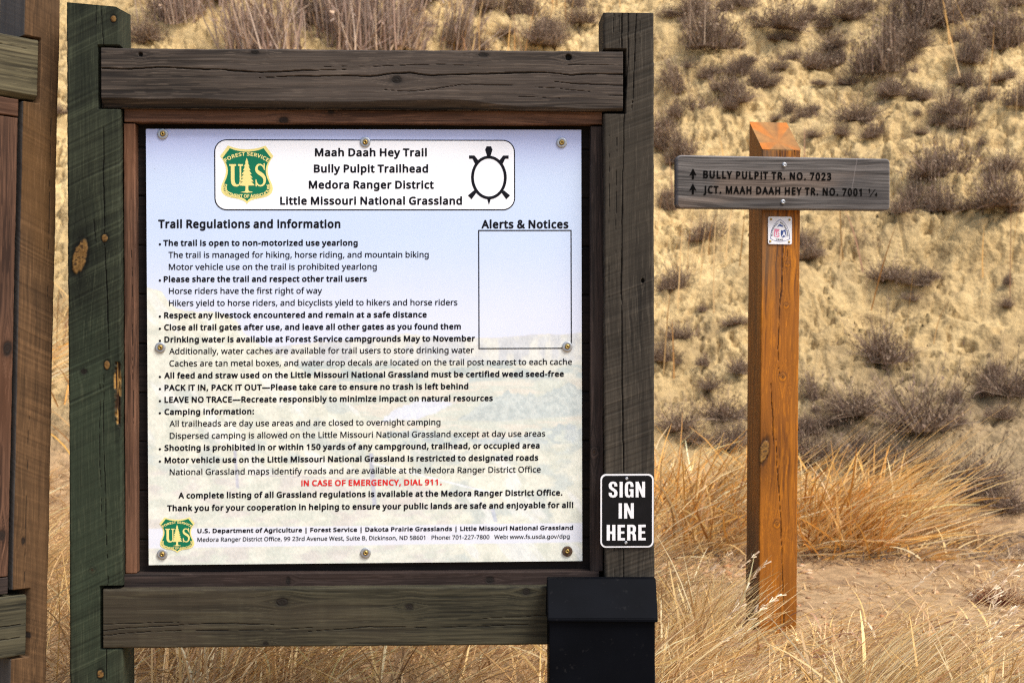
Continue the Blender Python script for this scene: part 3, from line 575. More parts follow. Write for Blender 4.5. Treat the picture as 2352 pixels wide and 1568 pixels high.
| 243;84 -109 79 -97 79 305 90 321 126 322 136 317 142 305 142 -100 129 -113 93 -113
— 423;4 80 -1 89 -1 125 4 135 13 140 385 140 397 135 402 125 401 86 388 75 16 75""")
SPACE = 0.209

# capital I without bars, as on the signs
for _D, _w in ((GLYPH_REGULAR, 0.042), (GLYPH_BOLD, 0.064)):
    _h = _D['H'][1][:, 1].max()
    _l = _D['H'][1][:, 1].min()
    _D['I'] = (0.13 + 2 * _w, np.array([(0.065, _l), (0.065 + 2 * _w, _l), (0.065 + 2 * _w, _h), (0.065, _h)]), [(0, 1, 2), (0, 2, 3)])

def text_width(D, s):
    return sum(D[c][0] if c in D else SPACE for c in s)

def put_text(pr, D, s, x0, x1, zb, cap, y, mi, slope=0.0, track=0.0):
    """one line of lettering between x0 and x1 on baseline zb, capitals cap high."""
    H = D['H'][1]; k = cap / (H[:, 1].max() - H[:, 1].min())
    chars = [c for c in s]
    used = sum((D[c][0] if c in D else SPACE) for c in chars) + track * (len(chars) - 1)
    first, last = D[chars[0]], D[chars[-1]]
    lb = first[1][:, 0].min(); rb = last[0] - last[1][:, 0].max()
    sx = (x1 - x0) / (used - lb - rb)
    x = -lb
    for c in chars:
        if c in D:
            adv, V, F = D[c]
            px = x0 + (x + V[:, 0]) * sx
            pz = zb + V[:, 1] * k + (px - x0) * slope
            pr.tris(np.stack([px, pz], -1), F, y, mi)
            x += adv + track
        else:
            x += SPACE + track

def put_arc(pr, D, s, pts, cap, y, mi, squeeze=1.0, bow=False):
    """lettering along a polyline, letters stand to the left of its direction."""
    pts = np.array(pts, float); seg = np.hypot(*np.diff(pts, axis=0).T); cum = np.concatenate([[0], np.cumsum(seg)])
    H = D['H'][1]; k = cap / (H[:, 1].max() - H[:, 1].min())
    tot = text_width(D, s); sx = cum[-1] / tot
    x = 0.0
    for c in s:
        if c not in D: x += SPACE; continue
        adv, V, F = D[c]
        m = (x + adv / 2) * sx
        p = np.array([np.interp(m, cum, pts[:, 0]), np.interp(m, cum, pts[:, 1])])
        e = cap * 0.4
        q0 = np.array([np.interp(m - e, cum, pts[:, 0]), np.interp(m - e, cum, pts[:, 1])]); q1 = np.array([np.interp(m + e, cum, pts[:, 0]), np.interp(m + e, cum, pts[:, 1])])
        t = (q1 - q0) / max(np.hypot(*(q1 - q0)), 1e-9); n = np.array((-t[1], t[0]))
        W = p + (V[:, :1] - adv / 2) * sx * squeeze * t + V[:, 1:] * k * n
        pr.tris(W, F, y, mi); x += adv

def round_rect(x0, x1, z0, z1, r, n=8):
    P = []
    for cx, cz, a in ((x1 - r, z1 - r, 0), (x0 + r, z1 - r, 90), (x0 + r, z0 + r, 180), (x1 - r, z0 + r, 270)):
        for i in range(n + 1):
            t = R(a + 90 * i / n); P.append((cx + r * math.cos(t), cz + r * math.sin(t)))
    return P

def stroke(pts, w, closed=False):
    """outline of a thick polyline; w may be a list."""
    P = np.array(pts, float); n = len(P)
    T = np.gradient(P, axis=0); T /= np.hypot(T[:, 0], T[:, 1])[:, None]
    N = np.stack([-T[:, 1], T[:, 0]], -1); W = np.broadcast_to(np.asarray(w, float), (n,))[:, None] / 2
    return [tuple(p) for p in np.vstack([P + N * W, (P - N * W)[::-1]])]

def bez(p0, p1, p2, p3, n=10):
    t = np.linspace(0, 1, n)[:, None]
    return ((1 - t) ** 3 * np.array(p0) + 3 * (1 - t) ** 2 * t * np.array(p1) + 3 * (1 - t) * t * t * np.array(p2) + t ** 3 * np.array(p3))

def shield_outline(k=1.0):
    """half outline in a box -1..1 (x), -1.10..1 (z), mirrored."""
    h = [(0.0, 0.86)]
    h += [tuple(p) for p in bez((0.0, 0.86), (0.30, 0.87), (0.52, 0.92), (0.70, 1.0), 7)[1:]]
    h += [(1.0, 0.62)]
    h += [tuple(p) for p in bez((1.0, 0.62), (0.74, 0.30), (0.72, 0.05), (0.90, -0.30), 9)[1:]]
    h += [tuple(p) for p in bez((0.90, -0.30), (1.12, -0.72), (0.80, -0.86), (0.42, -0.90), 10)[1:]]
    h += [tuple(p) for p in bez((0.42, -0.90), (0.18, -0.94), (0.06, -1.0), (0.0, -1.10), 6)[1:]]
    full = h + [(-x, z) for x, z in h[-2:0:-1]]
    return full

def forest_shield(name, parent, cx, cz, hw, hh, y):
    """green shield with a pale yellow rim, tree, serif letters and bent lettering; half width hw, half height hh."""
    pr = Print()
    S = shield_outline()
    f = lambda pts, k=1.0, dz=0.0: [(cx + p[0] * hw * k, cz + (p[1] + dz) * hh * k) for p in pts]
    pr.poly([f(S)], y, 0)
    pr.poly([f(S, 0.905, -0.004)], y - 0.0004, 1)
    y2 = y - 0.0008
    # tree: tiers of drooping branches, trunk and root flare
    half = [(0.0, 0.56)]
    tiers = 7
    for i in range(tiers):
        zt = 0.44 - i * 0.135; w = 0.055 + 0.036 * i
        half += [(w, zt - 0.035), (w * 1.06, zt - 0.065), (w * 0.68, zt - 0.055)]
    half += [(0.05, -0.50), (0.055, -0.60), (0.09, -0.645), (0.21, -0.66), (0.21, -0.68), (0.0, -0.70)]
    half[-7] = (0.055, -0.44)
    tree = half + [(-x * (1.08 if i % 3 else 0.94), z - (0.012 if i % 2 else 0)) for i, (x, z) in list(enumerate(half))[-2:0:-1]]
    pr.poly([f(tree)], y2, 0)
    # serif U
    U = [(-0.66, 0.33), (-0.40, 0.33), (-0.40, 0.27), (-0.46, 0.26), (-0.46, -0.22)] + [tuple(p) for p in bez((-0.46, -0.22), (-0.46, -0.42), (-0.36, -0.42), (-0.30, -0.38), 6)[1:]] + \
        [tuple(p) for p in bez((-0.27, -0.28), (-0.27, -0.2), (-0.27, 0.1), (-0.27, 0.26), 4)] + [(-0.33, 0.27), (-0.33, 0.33), (-0.14, 0.33), (-0.14, 0.27), (-0.21, 0.26)] + \
        [tuple(p) for p in bez((-0.21, -0.22), (-0.22, -0.36), (-0.26, -0.46), (-0.38, -0.48), 6)] + [tuple(p) for p in bez((-0.40, -0.48), (-0.56, -0.47), (-0.60, -0.38), (-0.60, -0.22), 6)[1:]] + [(-0.60, 0.26), (-0.66, 0.27)]
    pr.poly([f(U)], y2, 0)
    # serif S
    sp = np.vstack([bez((0.655, 0.15), (0.62, 0.36), (0.36, 0.38), (0.36, 0.16), 9), bez((0.36, 0.16), (0.36, -0.02), (0.67, 0.0), (0.67, -0.24), 9)[1:], bez((0.67, -0.24), (0.67, -0.50), (0.38, -0.52), (0.34, -0.27), 9)[1:]])
    w = 0.05 + 0.085 * np.exp(-((np.linspace(-1, 1, len(sp))) / 0.45) ** 2)
    pr.poly([f(stroke(sp, w))], y2, 0)
    pr.poly([f([(0.63, 0.36), (0.675, 0.36), (0.675, 0.12), (0.64, 0.12)])], y2 - 0.0003, 0)
    pr.poly([f([(0.325, -0.22), (0.36, -0.22), (0.37, -0.47), (0.325, -0.47)])], y2 - 0.0003, 0)
    put_arc(pr, GLYPH_BOLD, 'FOREST SERVICE', f([tuple(p) for p in bez((-0.80, 0.40), (-0.55, 0.56), (-0.28, 0.64), (0, 0.64), 8)] + [tuple(p) for p in bez((0, 0.64), (0.28, 0.64), (0.55, 0.56), (0.80, 0.40), 8)[1:]]), hh * 0.135, y2, 0)
    left = [tuple(p) for p in bez((-0.86, -0.37), (-0.95, -0.70), (-0.74, -0.80), (-0.45, -0.855), 8)] + [tuple(p) for p in bez((-0.45, -0.855), (-0.25, -0.88), (0.25, -0.88), (0.45, -0.855), 6)[1:]] + \
        [tuple(p) for p in bez((0.45, -0.855), (0.74, -0.80), (0.95, -0.70), (0.86, -0.37), 8)[1:]]
    put_arc(pr, GLYPH_BOLD, 'DEPARTMENT OF AGRICULTURE', f(left), hh * 0.125, y2, 0)
    return pr.build(name, parent, [M_CREAM, M_GREEN])

def ring_disc(bm, cx, cz, r0, r1, y0, y1, mi, n=28, dome=0.0):
    """a washer (r0 > 0) or a domed head (r0 = 0) standing out from y0 to y1 (y1 < y0 is nearer)."""
    prof = [(r1, y0), (r1, y1 + (y0 - y1) * 0.25), (r1 * 0.96, y1), (max(r0, r1 * 0.5), y1 - dome), (r0, y1 - dome)] if r0 == 0 else [(r1, y0), (r1, y1 + (y0 - y1) * 0.25), (r1 * 0.96, y1), (r0, y1), (r0, y0)]
    rings = []
    for (r, y) in prof:
        rings.append([bm.verts.new((cx + r * math.cos(2 * math.pi * i / n), y, cz + r * math.sin(2 * math.pi * i / n))) for i in range(n)] if r > 1e-9 else [bm.verts.new((cx, y, cz))])
    for a, b in zip(rings, rings[1:]):
        for i in range(n):
            j = (i + 1) % n
            f = [a[i], a[j], b[j], b[i]] if len(b) > 1 else [a[i], a[j], b[0]]
            fc = bm.faces.new(f); fc.material_index = mi; fc.smooth = True

def bolt(name, parent, x, z, y, r, mats, rb=None, depth=0.0022):
    """washer with a domed bolt head and its drive hole, one mesh."""
    bm = bmesh.new()
    rb = rb or r * 0.44
    ring_disc(bm, x, z, rb * 0.6, r, y, y - depth, 0)
    ring_disc(bm, x, z, rb * 0.30, rb, y, y - depth - rb * 0.55, 1, n=18)
    ring_disc(bm, x, z, 0, rb * 0.36, y, y - depth - rb * 0.30, 2, n=6)
    bmesh.ops.recalc_face_normals(bm, faces=bm.faces[:])
    me = bpy.data.meshes.new(name); bm.to_mesh(me); bm.free()
    return link_mesh(name, me, mats, parent)

# ------------------------------------------------------------------ the kiosk frame
PAL_DARK = tuple(0.93 * c_ for c_ in (srgb(36, 31, 27), srgb(90, 80, 70), srgb(68, 60, 54)))          # grey brown weathered top rail
PAL_OLIVE = tuple(0.93 * c_ for c_ in (srgb(30, 29, 21), srgb(70, 66, 50), srgb(60, 53, 42)))         # bottom rail, faded green brown
PAL_GREEN = tuple(0.93 * c_ for c_ in (srgb(23, 28, 20), srgb(57, 61, 46), srgb(46, 55, 41)))         # green stained post
PAL_GREY = tuple(0.93 * c_ for c_ in (srgb(31, 28, 24), srgb(70, 64, 55), srgb(55, 50, 42)))          # grey brown post
PAL_TRIM = tuple(0.93 * c_ for c_ in (srgb(62, 42, 31), srgb(110, 79, 60), srgb(98, 64, 42)))        # red brown trim
PAL_TRIMD = tuple(0.93 * c_ for c_ in (srgb(30, 24, 22), srgb(64, 53, 48), srgb(48, 36, 31)))         # darker trim
PAL_BACK = tuple(0.93 * c_ for c_ in (srgb(16, 13, 12), srgb(36, 29, 26), srgb(31, 24, 20)))          # dark backing boards

def kiosk_matrix(loc, yaw, lean=0.0):
    return Matrix.Translation(loc) @ Matrix.Rotation(yaw, 4, 'Z') @ Matrix.Rotation(lean, 4, 'Y')

K_YAW = R(2.2)
KM = kiosk_matrix((0.0, 4.03, 0.0), K_YAW)
kiosk = empty('trail_kiosk', (0, 4.03, 0), (0, 0, K_YAW))
tag(kiosk, 'wooden trailhead kiosk with a green left post framing the large printed trail regulations panel', 'trail kiosk')

Fk = lambda px, py, c=0.0: at(KM, px, py, c)
GZ = -0.34                                                # ground level at the kiosk's feet
TR, BR_ = 0.0, 0.0
# left post
lx0, lx1 = Fk(157, 800)[0], Fk(278.5, 800)[0]
ltop = Fk(200, 6)[1]
rl_x0 = Fk(233, 180)[0]; rl_z1 = Fk(700, 114)[1]; rl_z0 = Fk(700, 249.5)[1]
bl_z1 = Fk(700, 1349)[1]; bl_z0 = Fk(700, 1484.5)[1]
r_x1 = Fk(1430.5, 180)[0]
gap = 0.0095
K = lambda px, py, rx, rz, kind: (*Fk(px, py), rx, rz, kind)
C = lambda pts, w: ([Fk(*p) for p in pts], w)
post_knots = [K(241, 547, 0.0085, 0.011, 'gold'), K(184, 590, 0.020, 0.046, 'gold'), K(246, 838, 0.008, 0.012, 'gold'), K(193, 853, 0.010, 0.008, 'dark'),
              K(212, 1308, 0.008, 0.009, 'orange'), K(230, 1547, 0.009, 0.012, 'gold'), K(262, 44, 0.0075, 0.009, 'gold'),
              K(274, 905, 0.014, 0.095, 'scar')]
post_cracks = [C([(239, 150), (236, 60), (232, 6)], 0.0016), C([(222, 60), (221, 6)], 0.0012), C([(240, 285), (238, 400), (241, 540)], 0.0024), C([(240, 560), (247, 700), (252, 830)], 0.0024),
               C([(238, 850), (236, 960), (243, 1200), (247, 1300)], 0.0018), C([(248, 1310), (243, 1450), (245, 1568)], 0.0022), C([(215, 500), (222, 560)], 0.0014), C([(230, 860), (228, 1000), (232, 1180)], 0.0014)]
lean_tone = lambda U, s, col, seed: col
timber('post', kiosk, M_SAWN, lx0, lx1, GZ - 0.3, ltop, 0.0, 0.145, 'z', PAL_GREEN, 11, knots=post_knots, cracks=post_cracks, saw=(-26, 0.0060, 1.1), grain=0.3, r=0.006,
       notches=[(rl_x0 - gap, 9, rl_z0 - 0.004, rl_z1 + gap, 0.088), (Fk(237, 1400)[0] - gap, 9, bl_z0 - 0.003, bl_z1 + gap, 0.088)],
       cut=lambda X, Y: ltop - 0.012 * (X - lx0) / 0.146 - 0.006 * np.clip((X - (lx1 - 0.012)) / 0.012, 0, 1) + 0.09 * Y, shear=-0.0015)
# right post
rx0, rx1 = Fk(1389.5, 700)[0], Fk(1504, 700)[0]
rtop = Fk(1450, 30)[1]
timber('post', kiosk, M_SAWN, rx0, rx1, GZ - 0.3, rtop, 0.0, 0.145, 'z', PAL_GREY, 23, r=0.006, saw=(-20, 0.0056, 0.8), grain=0.5,
       cracks=[C([(1433, 30), (1432, 120)], 0.003), C([(1414, 30), (1412, 105)], 0.0014), C([(1447, 30), (1447, 120), (1437, 260), (1432, 420), (1429, 640), (1430, 900), (1433, 1090), (1431, 1330)], 0.0026),
               C([(1466, 30), (1460, 150), (1454, 260)], 0.0024), C([(1419, 290), (1416, 600)], 0.0013), C([(1474, 45), (1474, 120)], 0.0012), C([(1410, 1240), (1411, 1330)], 0.0012), C([(1402, 300), (1400, 700)], 0.001), C([(1426, 35), (1426, 115)], 0.001)],
       knots=[K(1478, 645, 0.004, 0.006, 'hole')],
       notches=[(-9, r_x1 + gap, rl_z0 - gap, rl_z1 + gap * 0.8, 0.088), (-9, Fk(1432, 1400)[0] + gap, bl_z0 - gap, bl_z1 + gap, 0.088)], shear=-0.0035)
# rails
xs = (rl_x0 + r_x1) / 2
def top_wane(U):
    X = U + xs
    return 0.019 * smooth(0.15, -0.45, X) * (0.75 + 0.5 * vn(X * 3, X * 0, 5)) + 0.007 * vn(X * 9, X * 0, 6) + 0.013 * np.exp(-((X + 0.15) / 0.13) ** 2)
timber('top_rail', kiosk, M_WOOD_H, rl_x0, r_x1, rl_z0, rl_z1, -0.003, 0.085, 'x', PAL_DARK, 37, r=0.005, wane=top_wane,
       knots=[K(910, 184, 0.016, 0.011, 'dark'), K(1305, 133, 0.0085, 0.0095, 'hole'), K(323, 126, 0.006, 0.006, 'hole'), K(585, 121, 0.013, 0.007, 'dark'), K(1110, 127, 0.016, 0.006, 'gold' if False else 'dark'), K(655, 262, 0.01, 0.006, 'dark')],
       cracks=[C([(233, 158), (300, 160), (360, 155), (430, 158), (520, 162), (600, 168), (650, 165), (720, 162), (800, 161)], 0.003), C([(590, 181), (660, 176), (760, 175), (850, 176), (905, 169), (940, 169), (990, 174), (1080, 172), (1180, 168), (1250, 168), (1310, 173), (1370, 170), (1430, 171)], 0.0034),
               C([(1260, 188), (1330, 194), (1430, 196)], 0.0018), C([(880, 206), (940, 212), (1000, 205), (1060, 196), (1200, 196)], 0.0016), C([(1215, 201), (1300, 206), (1360, 212)], 0.0014), C([(1300, 149), (1430, 150)], 0.0012), C([(1180, 222), (1290, 228)], 0.0012), C([(700, 155), (900, 152), (1000, 149), (1100, 153)], 0.0012), C([(1380, 219), (1430, 219)], 0.0014)])
timber('bottom_rail', kiosk, M_WOOD_H, Fk(237.5, 1400)[0], Fk(1432, 1400)[0], bl_z0, bl_z1, -0.003, 0.085, 'x', PAL_OLIVE, 53, r=0.006, wane=lambda U: 0.004 * vn(U * 7, U * 0, 8),
       knots=[K(648, 1381, 0.018, 0.013, 'dark'), K(940, 1392, 0.011, 0.010, 'dark'), K(1209, 1358, 0.012, 0.011, 'dark'), K(610, 1476, 0.008, 0.006, 'dark')],
       cracks=[C([(238, 1448), (300, 1440), (380, 1436), (470, 1430), (560, 1431), (650, 1434)], 0.0016), C([(238, 1459), (320, 1450), (420, 1446), (500, 1446), (600, 1445), (720, 1440)], 0.0014), C([(700, 1450), (850, 1438), (1000, 1440), (1250, 1432)], 0.0016), C([(1080, 1420), (1190, 1416), (1262, 1412)], 0.0013), C([(238, 1433), (330, 1429), (420, 1427)], 0.001)],
       saw=(3, 0.03, 0.22))
# backing boards behind the panel
bx0, bx1 = Fk(268, 800, 0.075)[0], Fk(1396, 800, 0.075)[0]
seams = [Fk(800, y, 0.075)[1] for y in (250, 340, 452, 564, 676, 788, 900, 1012, 1124, 1236, 1350)]
def plank_tone(U, s, col, seed):
    k = np.searchsorted(-np.array(seams), -(s + (seams[0] + seams[-1]) / 2))
    return col * (0.75 + 0.6 * h2(k, k * 0, 3))[..., None]
timber('backing_board', kiosk, M_WOOD_H, bx0, bx1, seams[-1], seams[0], 0.075, 0.03, 'x', PAL_BACK, 61, du=0.004, dv=0.0022, r=0.002, recolour=plank_tone,
       cracks=[([(bx0, z), (bx1, z)], 0.0045) for z in seams[1:-1]])
# inner trim round the panel
def trim(name, px0, px1, py0, py1, c, D, axis, pal, seed, **kw):
    x0, z1 = Fk(px0, py0, c); x1, z0 = Fk(px1, py1, c)
    return timber(name, kiosk, M_WOOD_H if axis == 'x' else M_WOOD_V, x0, x1, z0, z1, c, D, axis, pal, seed, r=0.003, **kw)
trim('top_trim', 285.5, 1383, 250, 286, 0.028, 0.045, 'x', PAL_TRIM, 71, du=0.0022, knots=[(*Fk(652, 276, 0.028), 0.015, 0.010, 'dark'), (*Fk(760, 256, 0.028), 0.009, 0.006, 'dark')])
trim('side_trim', 283.5, 313.5, 284.5, 1316, 0.030, 0.043, 'z', PAL_TRIM, 73, du=0.0025, cracks=[C([(297, 560), (299, 800), (301, 1000)], 0.0009)])
trim('side_trim', 1356.5, 1386, 291, 1311, 0.030, 0.043, 'z', PAL_TRIMD, 79, du=0.0025, knots=[(*Fk(1365, 1038, 0.03), 0.012, 0.016, 'orange')])
trim('bottom_trim', 284.5, 1376, 1318.5, 1348, 0.028, 0.045, 'x', PAL_TRIMD, 83, du=0.0022, knots=[(*Fk(1125, 1332, 0.028), 0.012, 0.010, 'dark'), (*Fk(662, 1334, 0.028), 0.006, 0.012, 'dark')])

# ------------------------------------------------------------------ the printed panel
PC = 0.052
PX0, PZ1 = Fk(335.8, 296.5, PC); PX1, _z = Fk(1335.5, 298.5, PC); _x, PZ0 = Fk(341, 1297, PC); PX1b, PZ0b = Fk(1337, 1287.5, PC)
pang = math.atan2(((_z - PZ1) + (PZ0b - PZ0)) / 2, PX1 - PX0)
pc = Vector(((PX0 + PX1 + _x + PX1b) / 4, PC, (PZ1 + PZ0 + _z + PZ0b) / 4))
PW = ((PX1 - PX0) + (PX1b - _x)) / 2; PH = ((PZ1 - PZ0) + (_z - PZ0b)) / 2
panel_M = KM @ Matrix.Translation(pc) @ Matrix.Rotation(-pang, 4, 'Y')
Fp = lambda px, py: at(panel_M, px, py, 0.0)

def panel_picture(u, v):
    """faded landscape print; u to the right, v down, 0..1."""
    X = 338 + u * 999; Y = 297 + v * 995                       # in measured units
    n = fbm(X / 60, Y / 45, 201, 4); f = fbm(X / 9, Y / 9, 202, 4); tx = (fbm(X / 22, Y / 16, 203, 5) - 0.5)
    S = lambda *c: srgb(*c)
    sky = mixc(S(198, 208, 248), S(212, 228, 253), smooth(295, 420, Y)); sky = mixc(sky, S(233, 238, 253), smooth(520, 760, Y))
    c = sky
    # distant bluffs
    edge = np.interp(X, [540, 860, 900, 930, 965, 1000, 1060, 1090, 1140, 1190, 1250, 1290, 1340], [800, 772, 768, 764, 768, 772, 774, 775, 774, 770, 766, 768, 763]) + (f - 0.5) * 4
    blf = mixc(S(222, 222, 226), S(238, 234, 224), smooth(0.35, 0.65, fbm(X / 18, Y / 40, 204, 4)))
    c = mixc(c, blf, smooth(-1, 2, Y - edge))
    mid = mixc(S(206, 216, 212), S(234, 230, 214), smooth(0.4, 0.62, fbm(X / 50, Y / 12, 205, 4)))
    c = mixc(c, mid, smooth(822, 840, Y + (n - 0.5) * 10))
    # pale fields, woods and the river on the right
    fld = mixc(S(240, 230, 212), S(226, 228, 212), smooth(0.4, 0.6, fbm(X / 70, Y / 10, 206, 4)))
    c = mixc(c, fld, smooth(868, 880, Y + (n - 0.5) * 16))
    wood = mixc(S(206, 215, 212), S(220, 226, 220), smooth(0.35, 0.65, f))
    wtop = np.interp(X, [880, 1020, 1060, 1100, 1150, 1200, 1260, 1300, 1340], [1100, 985, 950, 920, 900, 900, 905, 880, 885]) + (fbm(X / 14, Y * 0, 207, 4) - 0.5) * 26
    wbot = np.interp(X, [880, 1050, 1150, 1340], [900, 965, 968, 955])
    c = mixc(c, wood, smooth(0, 5, Y - wtop) * smooth(4, -4, Y - wbot) * (X > 1000))
    river = smooth(0, 6, 26 - np.abs(Y - np.interp(X, [860, 905, 1040], [975, 950, 925])) - np.abs(X - 955) * 0.24 + (f - 0.5) * 12) * (X > 860) * (X < 1045)
    c = mixc(c, S(236, 238, 254), river)
    wt2 = np.interp(X, [600, 700, 780, 850, 930, 1000, 1100, 1180, 1240, 1290, 1340], [1030, 1030, 1010, 995, 985, 990, 1000, 1005, 985, 972, 975]) + (fbm(X / 12, Y * 0, 208, 4) - 0.5) * 22
    w2 = mixc(mixc(S(208, 217, 215), S(228, 232, 218), smooth(0.42, 0.66, fbm(X / 16, Y / 14, 209, 4))), S(212, 219, 224), smooth(0.4, 0.8, fbm(X / 60, Y / 50, 210, 3)) * 0.6)
    c = mixc(c, w2, smooth(0, 6, Y - wt2) * smooth(640, 800, X + (n - 0.5) * 90))
    # near hill on the left
    he = np.interp(X, [330, 355, 373, 387, 410, 453, 473, 510, 540, 558, 583, 610, 640, 680, 740, 800, 850, 900], [656, 660, 668, 690, 707, 713, 710, 716, 730, 760, 778, 800, 812, 840, 880, 925, 970, 1020]) + (f - 0.5) * 5
    hill = mixc(S(244, 239, 218), S(231, 230, 210), smooth(0.4, 0.66, fbm(X / 26, Y / 20, 211, 5)))
    hill = mixc(hill, S(216, 222, 214), smooth(0.5, 0.72, fbm(X / 48, Y / 30, 212, 5)) * smooth(840, 900, Y) * 0.9)
    hill = mixc(hill, S(247, 244, 238), smooth(0.6, 0.75, fbm((X - Y * 0.7) / 40, Y / 90, 213, 3)) * 0.8)
    c = mixc(c, hill, smooth(-1, 3, Y - he))
    # foreground meadow
    mt = 1072 + (n - 0.5) * 40 + np.maximum(0, X - 800) * 0.28
    mead = mixc(S(243, 238, 220), S(230, 231, 214), smooth(0.4, 0.64, fbm(X / 30 + Y / 60, Y / 18, 214, 5)))
    mead = mixc(mead, S(232, 220, 214), smooth(0.52, 0.7, fbm(X / 60, Y / 25, 215, 3)) * 0.7)
    c = mixc(c, mead, smooth(0, 14, Y - mt) * smooth(30, -30, X - 1060 - (1200 - Y) * 0.2 + (n - 0.5) * 90))
    # faint fence in the print
    for (xa, ya, xb, yb, w, cc) in ((536, 1030, 542, 1118, 5, S(206, 204, 222)), (848, 1040, 856, 1160, 7, S(198, 200, 222)), (1128, 1168, 1136, 1200, 6, S(206, 212, 232)), (540, 1086, 850, 1100, 1.6, S(216, 206, 210)), (850, 1062, 1130, 1134, 3.2, S(246, 246, 250)), (850, 1096, 1130, 1176, 1.8, S(232, 226, 226))):
        dx, dy = xb - xa, yb - ya; LL = math.hypot(dx, dy)
        t = ((X - xa) * dx + (Y - ya) * dy) / LL ** 2; dd = np.abs((X - xa) * dy - (Y - ya) * dx) / LL
        c = mixc(c, cc, (t > 0) * (t < 1) * smooth(w, w * 0.4, dd) * 0.85)
    land = np.clip(smooth(0, 4, Y - np.minimum(edge, he)), 0, 1)
    leaf = (fbm(X / 3.2, Y / 4.5, 219, 3) - 0.5)
    c = c * (1 + leaf * 0.22 * land)[..., None]
    c = c * (1 + tx * 0.16 * land)[..., None] * mixc(np.ones(3), np.array((0.985, 1.025, 1.005)), land)
    mean_ = S(234, 233, 222)
    c = mixc(c, np.clip(mean_ + (c - mean_) * 1.15, 0, 1), land)
    grey_ = (c @ np.array((0.3, 0.59, 0.11)))[..., None] * np.array((1.01, 1.0, 0.945))
    c = mixc(c, grey_, land * 0.4)
    # whitened strip behind the address
    st = smooth(1.0, -1.0, np.abs(Y - np.interp(X, [338, 1337], [1231, 1226])) - 22.5)
    c = mixc(c, mixc(c, S(240, 242, 252), 0.86), st)
    # scuffs
    for (sx, sy, sr) in ((347, 325, 3), (376, 464, 2.2), (346, 560, 1.6), (358, 388, 1.4), (381, 320, 1.8)):
        c = mixc(c, S(150, 152, 165), 0.6 * smooth(sr, sr * 0.3, np.hypot(X - sx, Y - sy)) * (f > 0.4))
    return c * np.array((0.83, 0.85, 0.87))

NU = 460
uu, vv = np.meshgrid(np.linspace(0, 1, NU), np.linspace(0, 1, NU))
V = np.stack([(uu - 0.5) * PW, 0 * uu, (0.5 - vv) * PH], -1).reshape(-1, 3)
ii = (np.arange(NU - 1)[:, None] * NU + np.arange(NU - 1)[None, :]).ravel()
Fq = np.stack([ii, ii + NU, ii + NU + 1, ii + 1], -1)
b = len(V)
hw, hh, th = PW / 2, PH / 2, 0.004
V = np.vstack([V, [(-hw, 0, hh), (hw, 0, hh), (hw, 0, -hh), (-hw, 0, -hh), (-hw, th, hh), (hw, th, hh), (hw, th, -hh), (-hw, th, -hh)]])
Fq = np.vstack([Fq, np.array([(0, 1, 5, 4), (1, 2, 6, 5), (2, 3, 7, 6), (3, 0, 4, 7), (4, 5, 6, 7)]) + b])
pcol = np.vstack([panel_picture(uu.ravel(), vv.ravel()), np.full((8, 3), 0.5)])
fm = np.zeros(len(Fq), int); fm[-5:] = 1
me = np_mesh('info_panel', V, Fq, smooth=False, col=pcol, fmat=fm)
panel = link_mesh('info_panel', me, [M_PRINT, M_EDGE], kiosk)
panel.location = pc; panel.rotation_euler = (0, -pang, 0)

cap_px = lambda h: abs(Fp(838, 800 - h)[1] - Fp(838, 800)[1])
def line(pr, D, s, x0, x1, yb, cap, y=-0.0007, mi=0, yb1=None):
    a = Fp(x0, yb); b_ = Fp(x1, yb if yb1 is None else yb1)
    put_text(pr, D, s, a[0], b_[0], a[1], cap_px(cap), y, mi)

RG, BD = GLYPH_REGULAR, GLYPH_BOLD
hd = Print()
hx0, hz1 = Fp(491.8, 320.3); hx1, hz0 = Fp(1183.3, 483.2)
lw = cap_px(2.6); rr = cap_px(28)
hd.poly([round_rect(hx0, hx1, hz0, hz1, rr)], -0.0005, 0)
hd.poly([round_rect(hx0 + lw, hx1 - lw, hz0 + lw, hz1 - lw, rr - lw)], -0.0009, 1)
heading_box = hd.build('heading_box', panel, [M_INK, M_WHITE])
tl = Print()
for s, x0, x1, yb in (('Maah Daah Hey Trail', 723.5, 980.5, 358.6), ('Bully Pulpit Trailhead', 721, 983.5, 395.8), ('Medora Ranger District', 709.5, 996.5, 432.8), ('Little Missouri National Grassland', 643.7, 1061.3, 469.6)):
    line(tl, BD, s, x0, x1, yb, 18.6, -0.0014)
tl.build('heading_text', panel, M_INK)
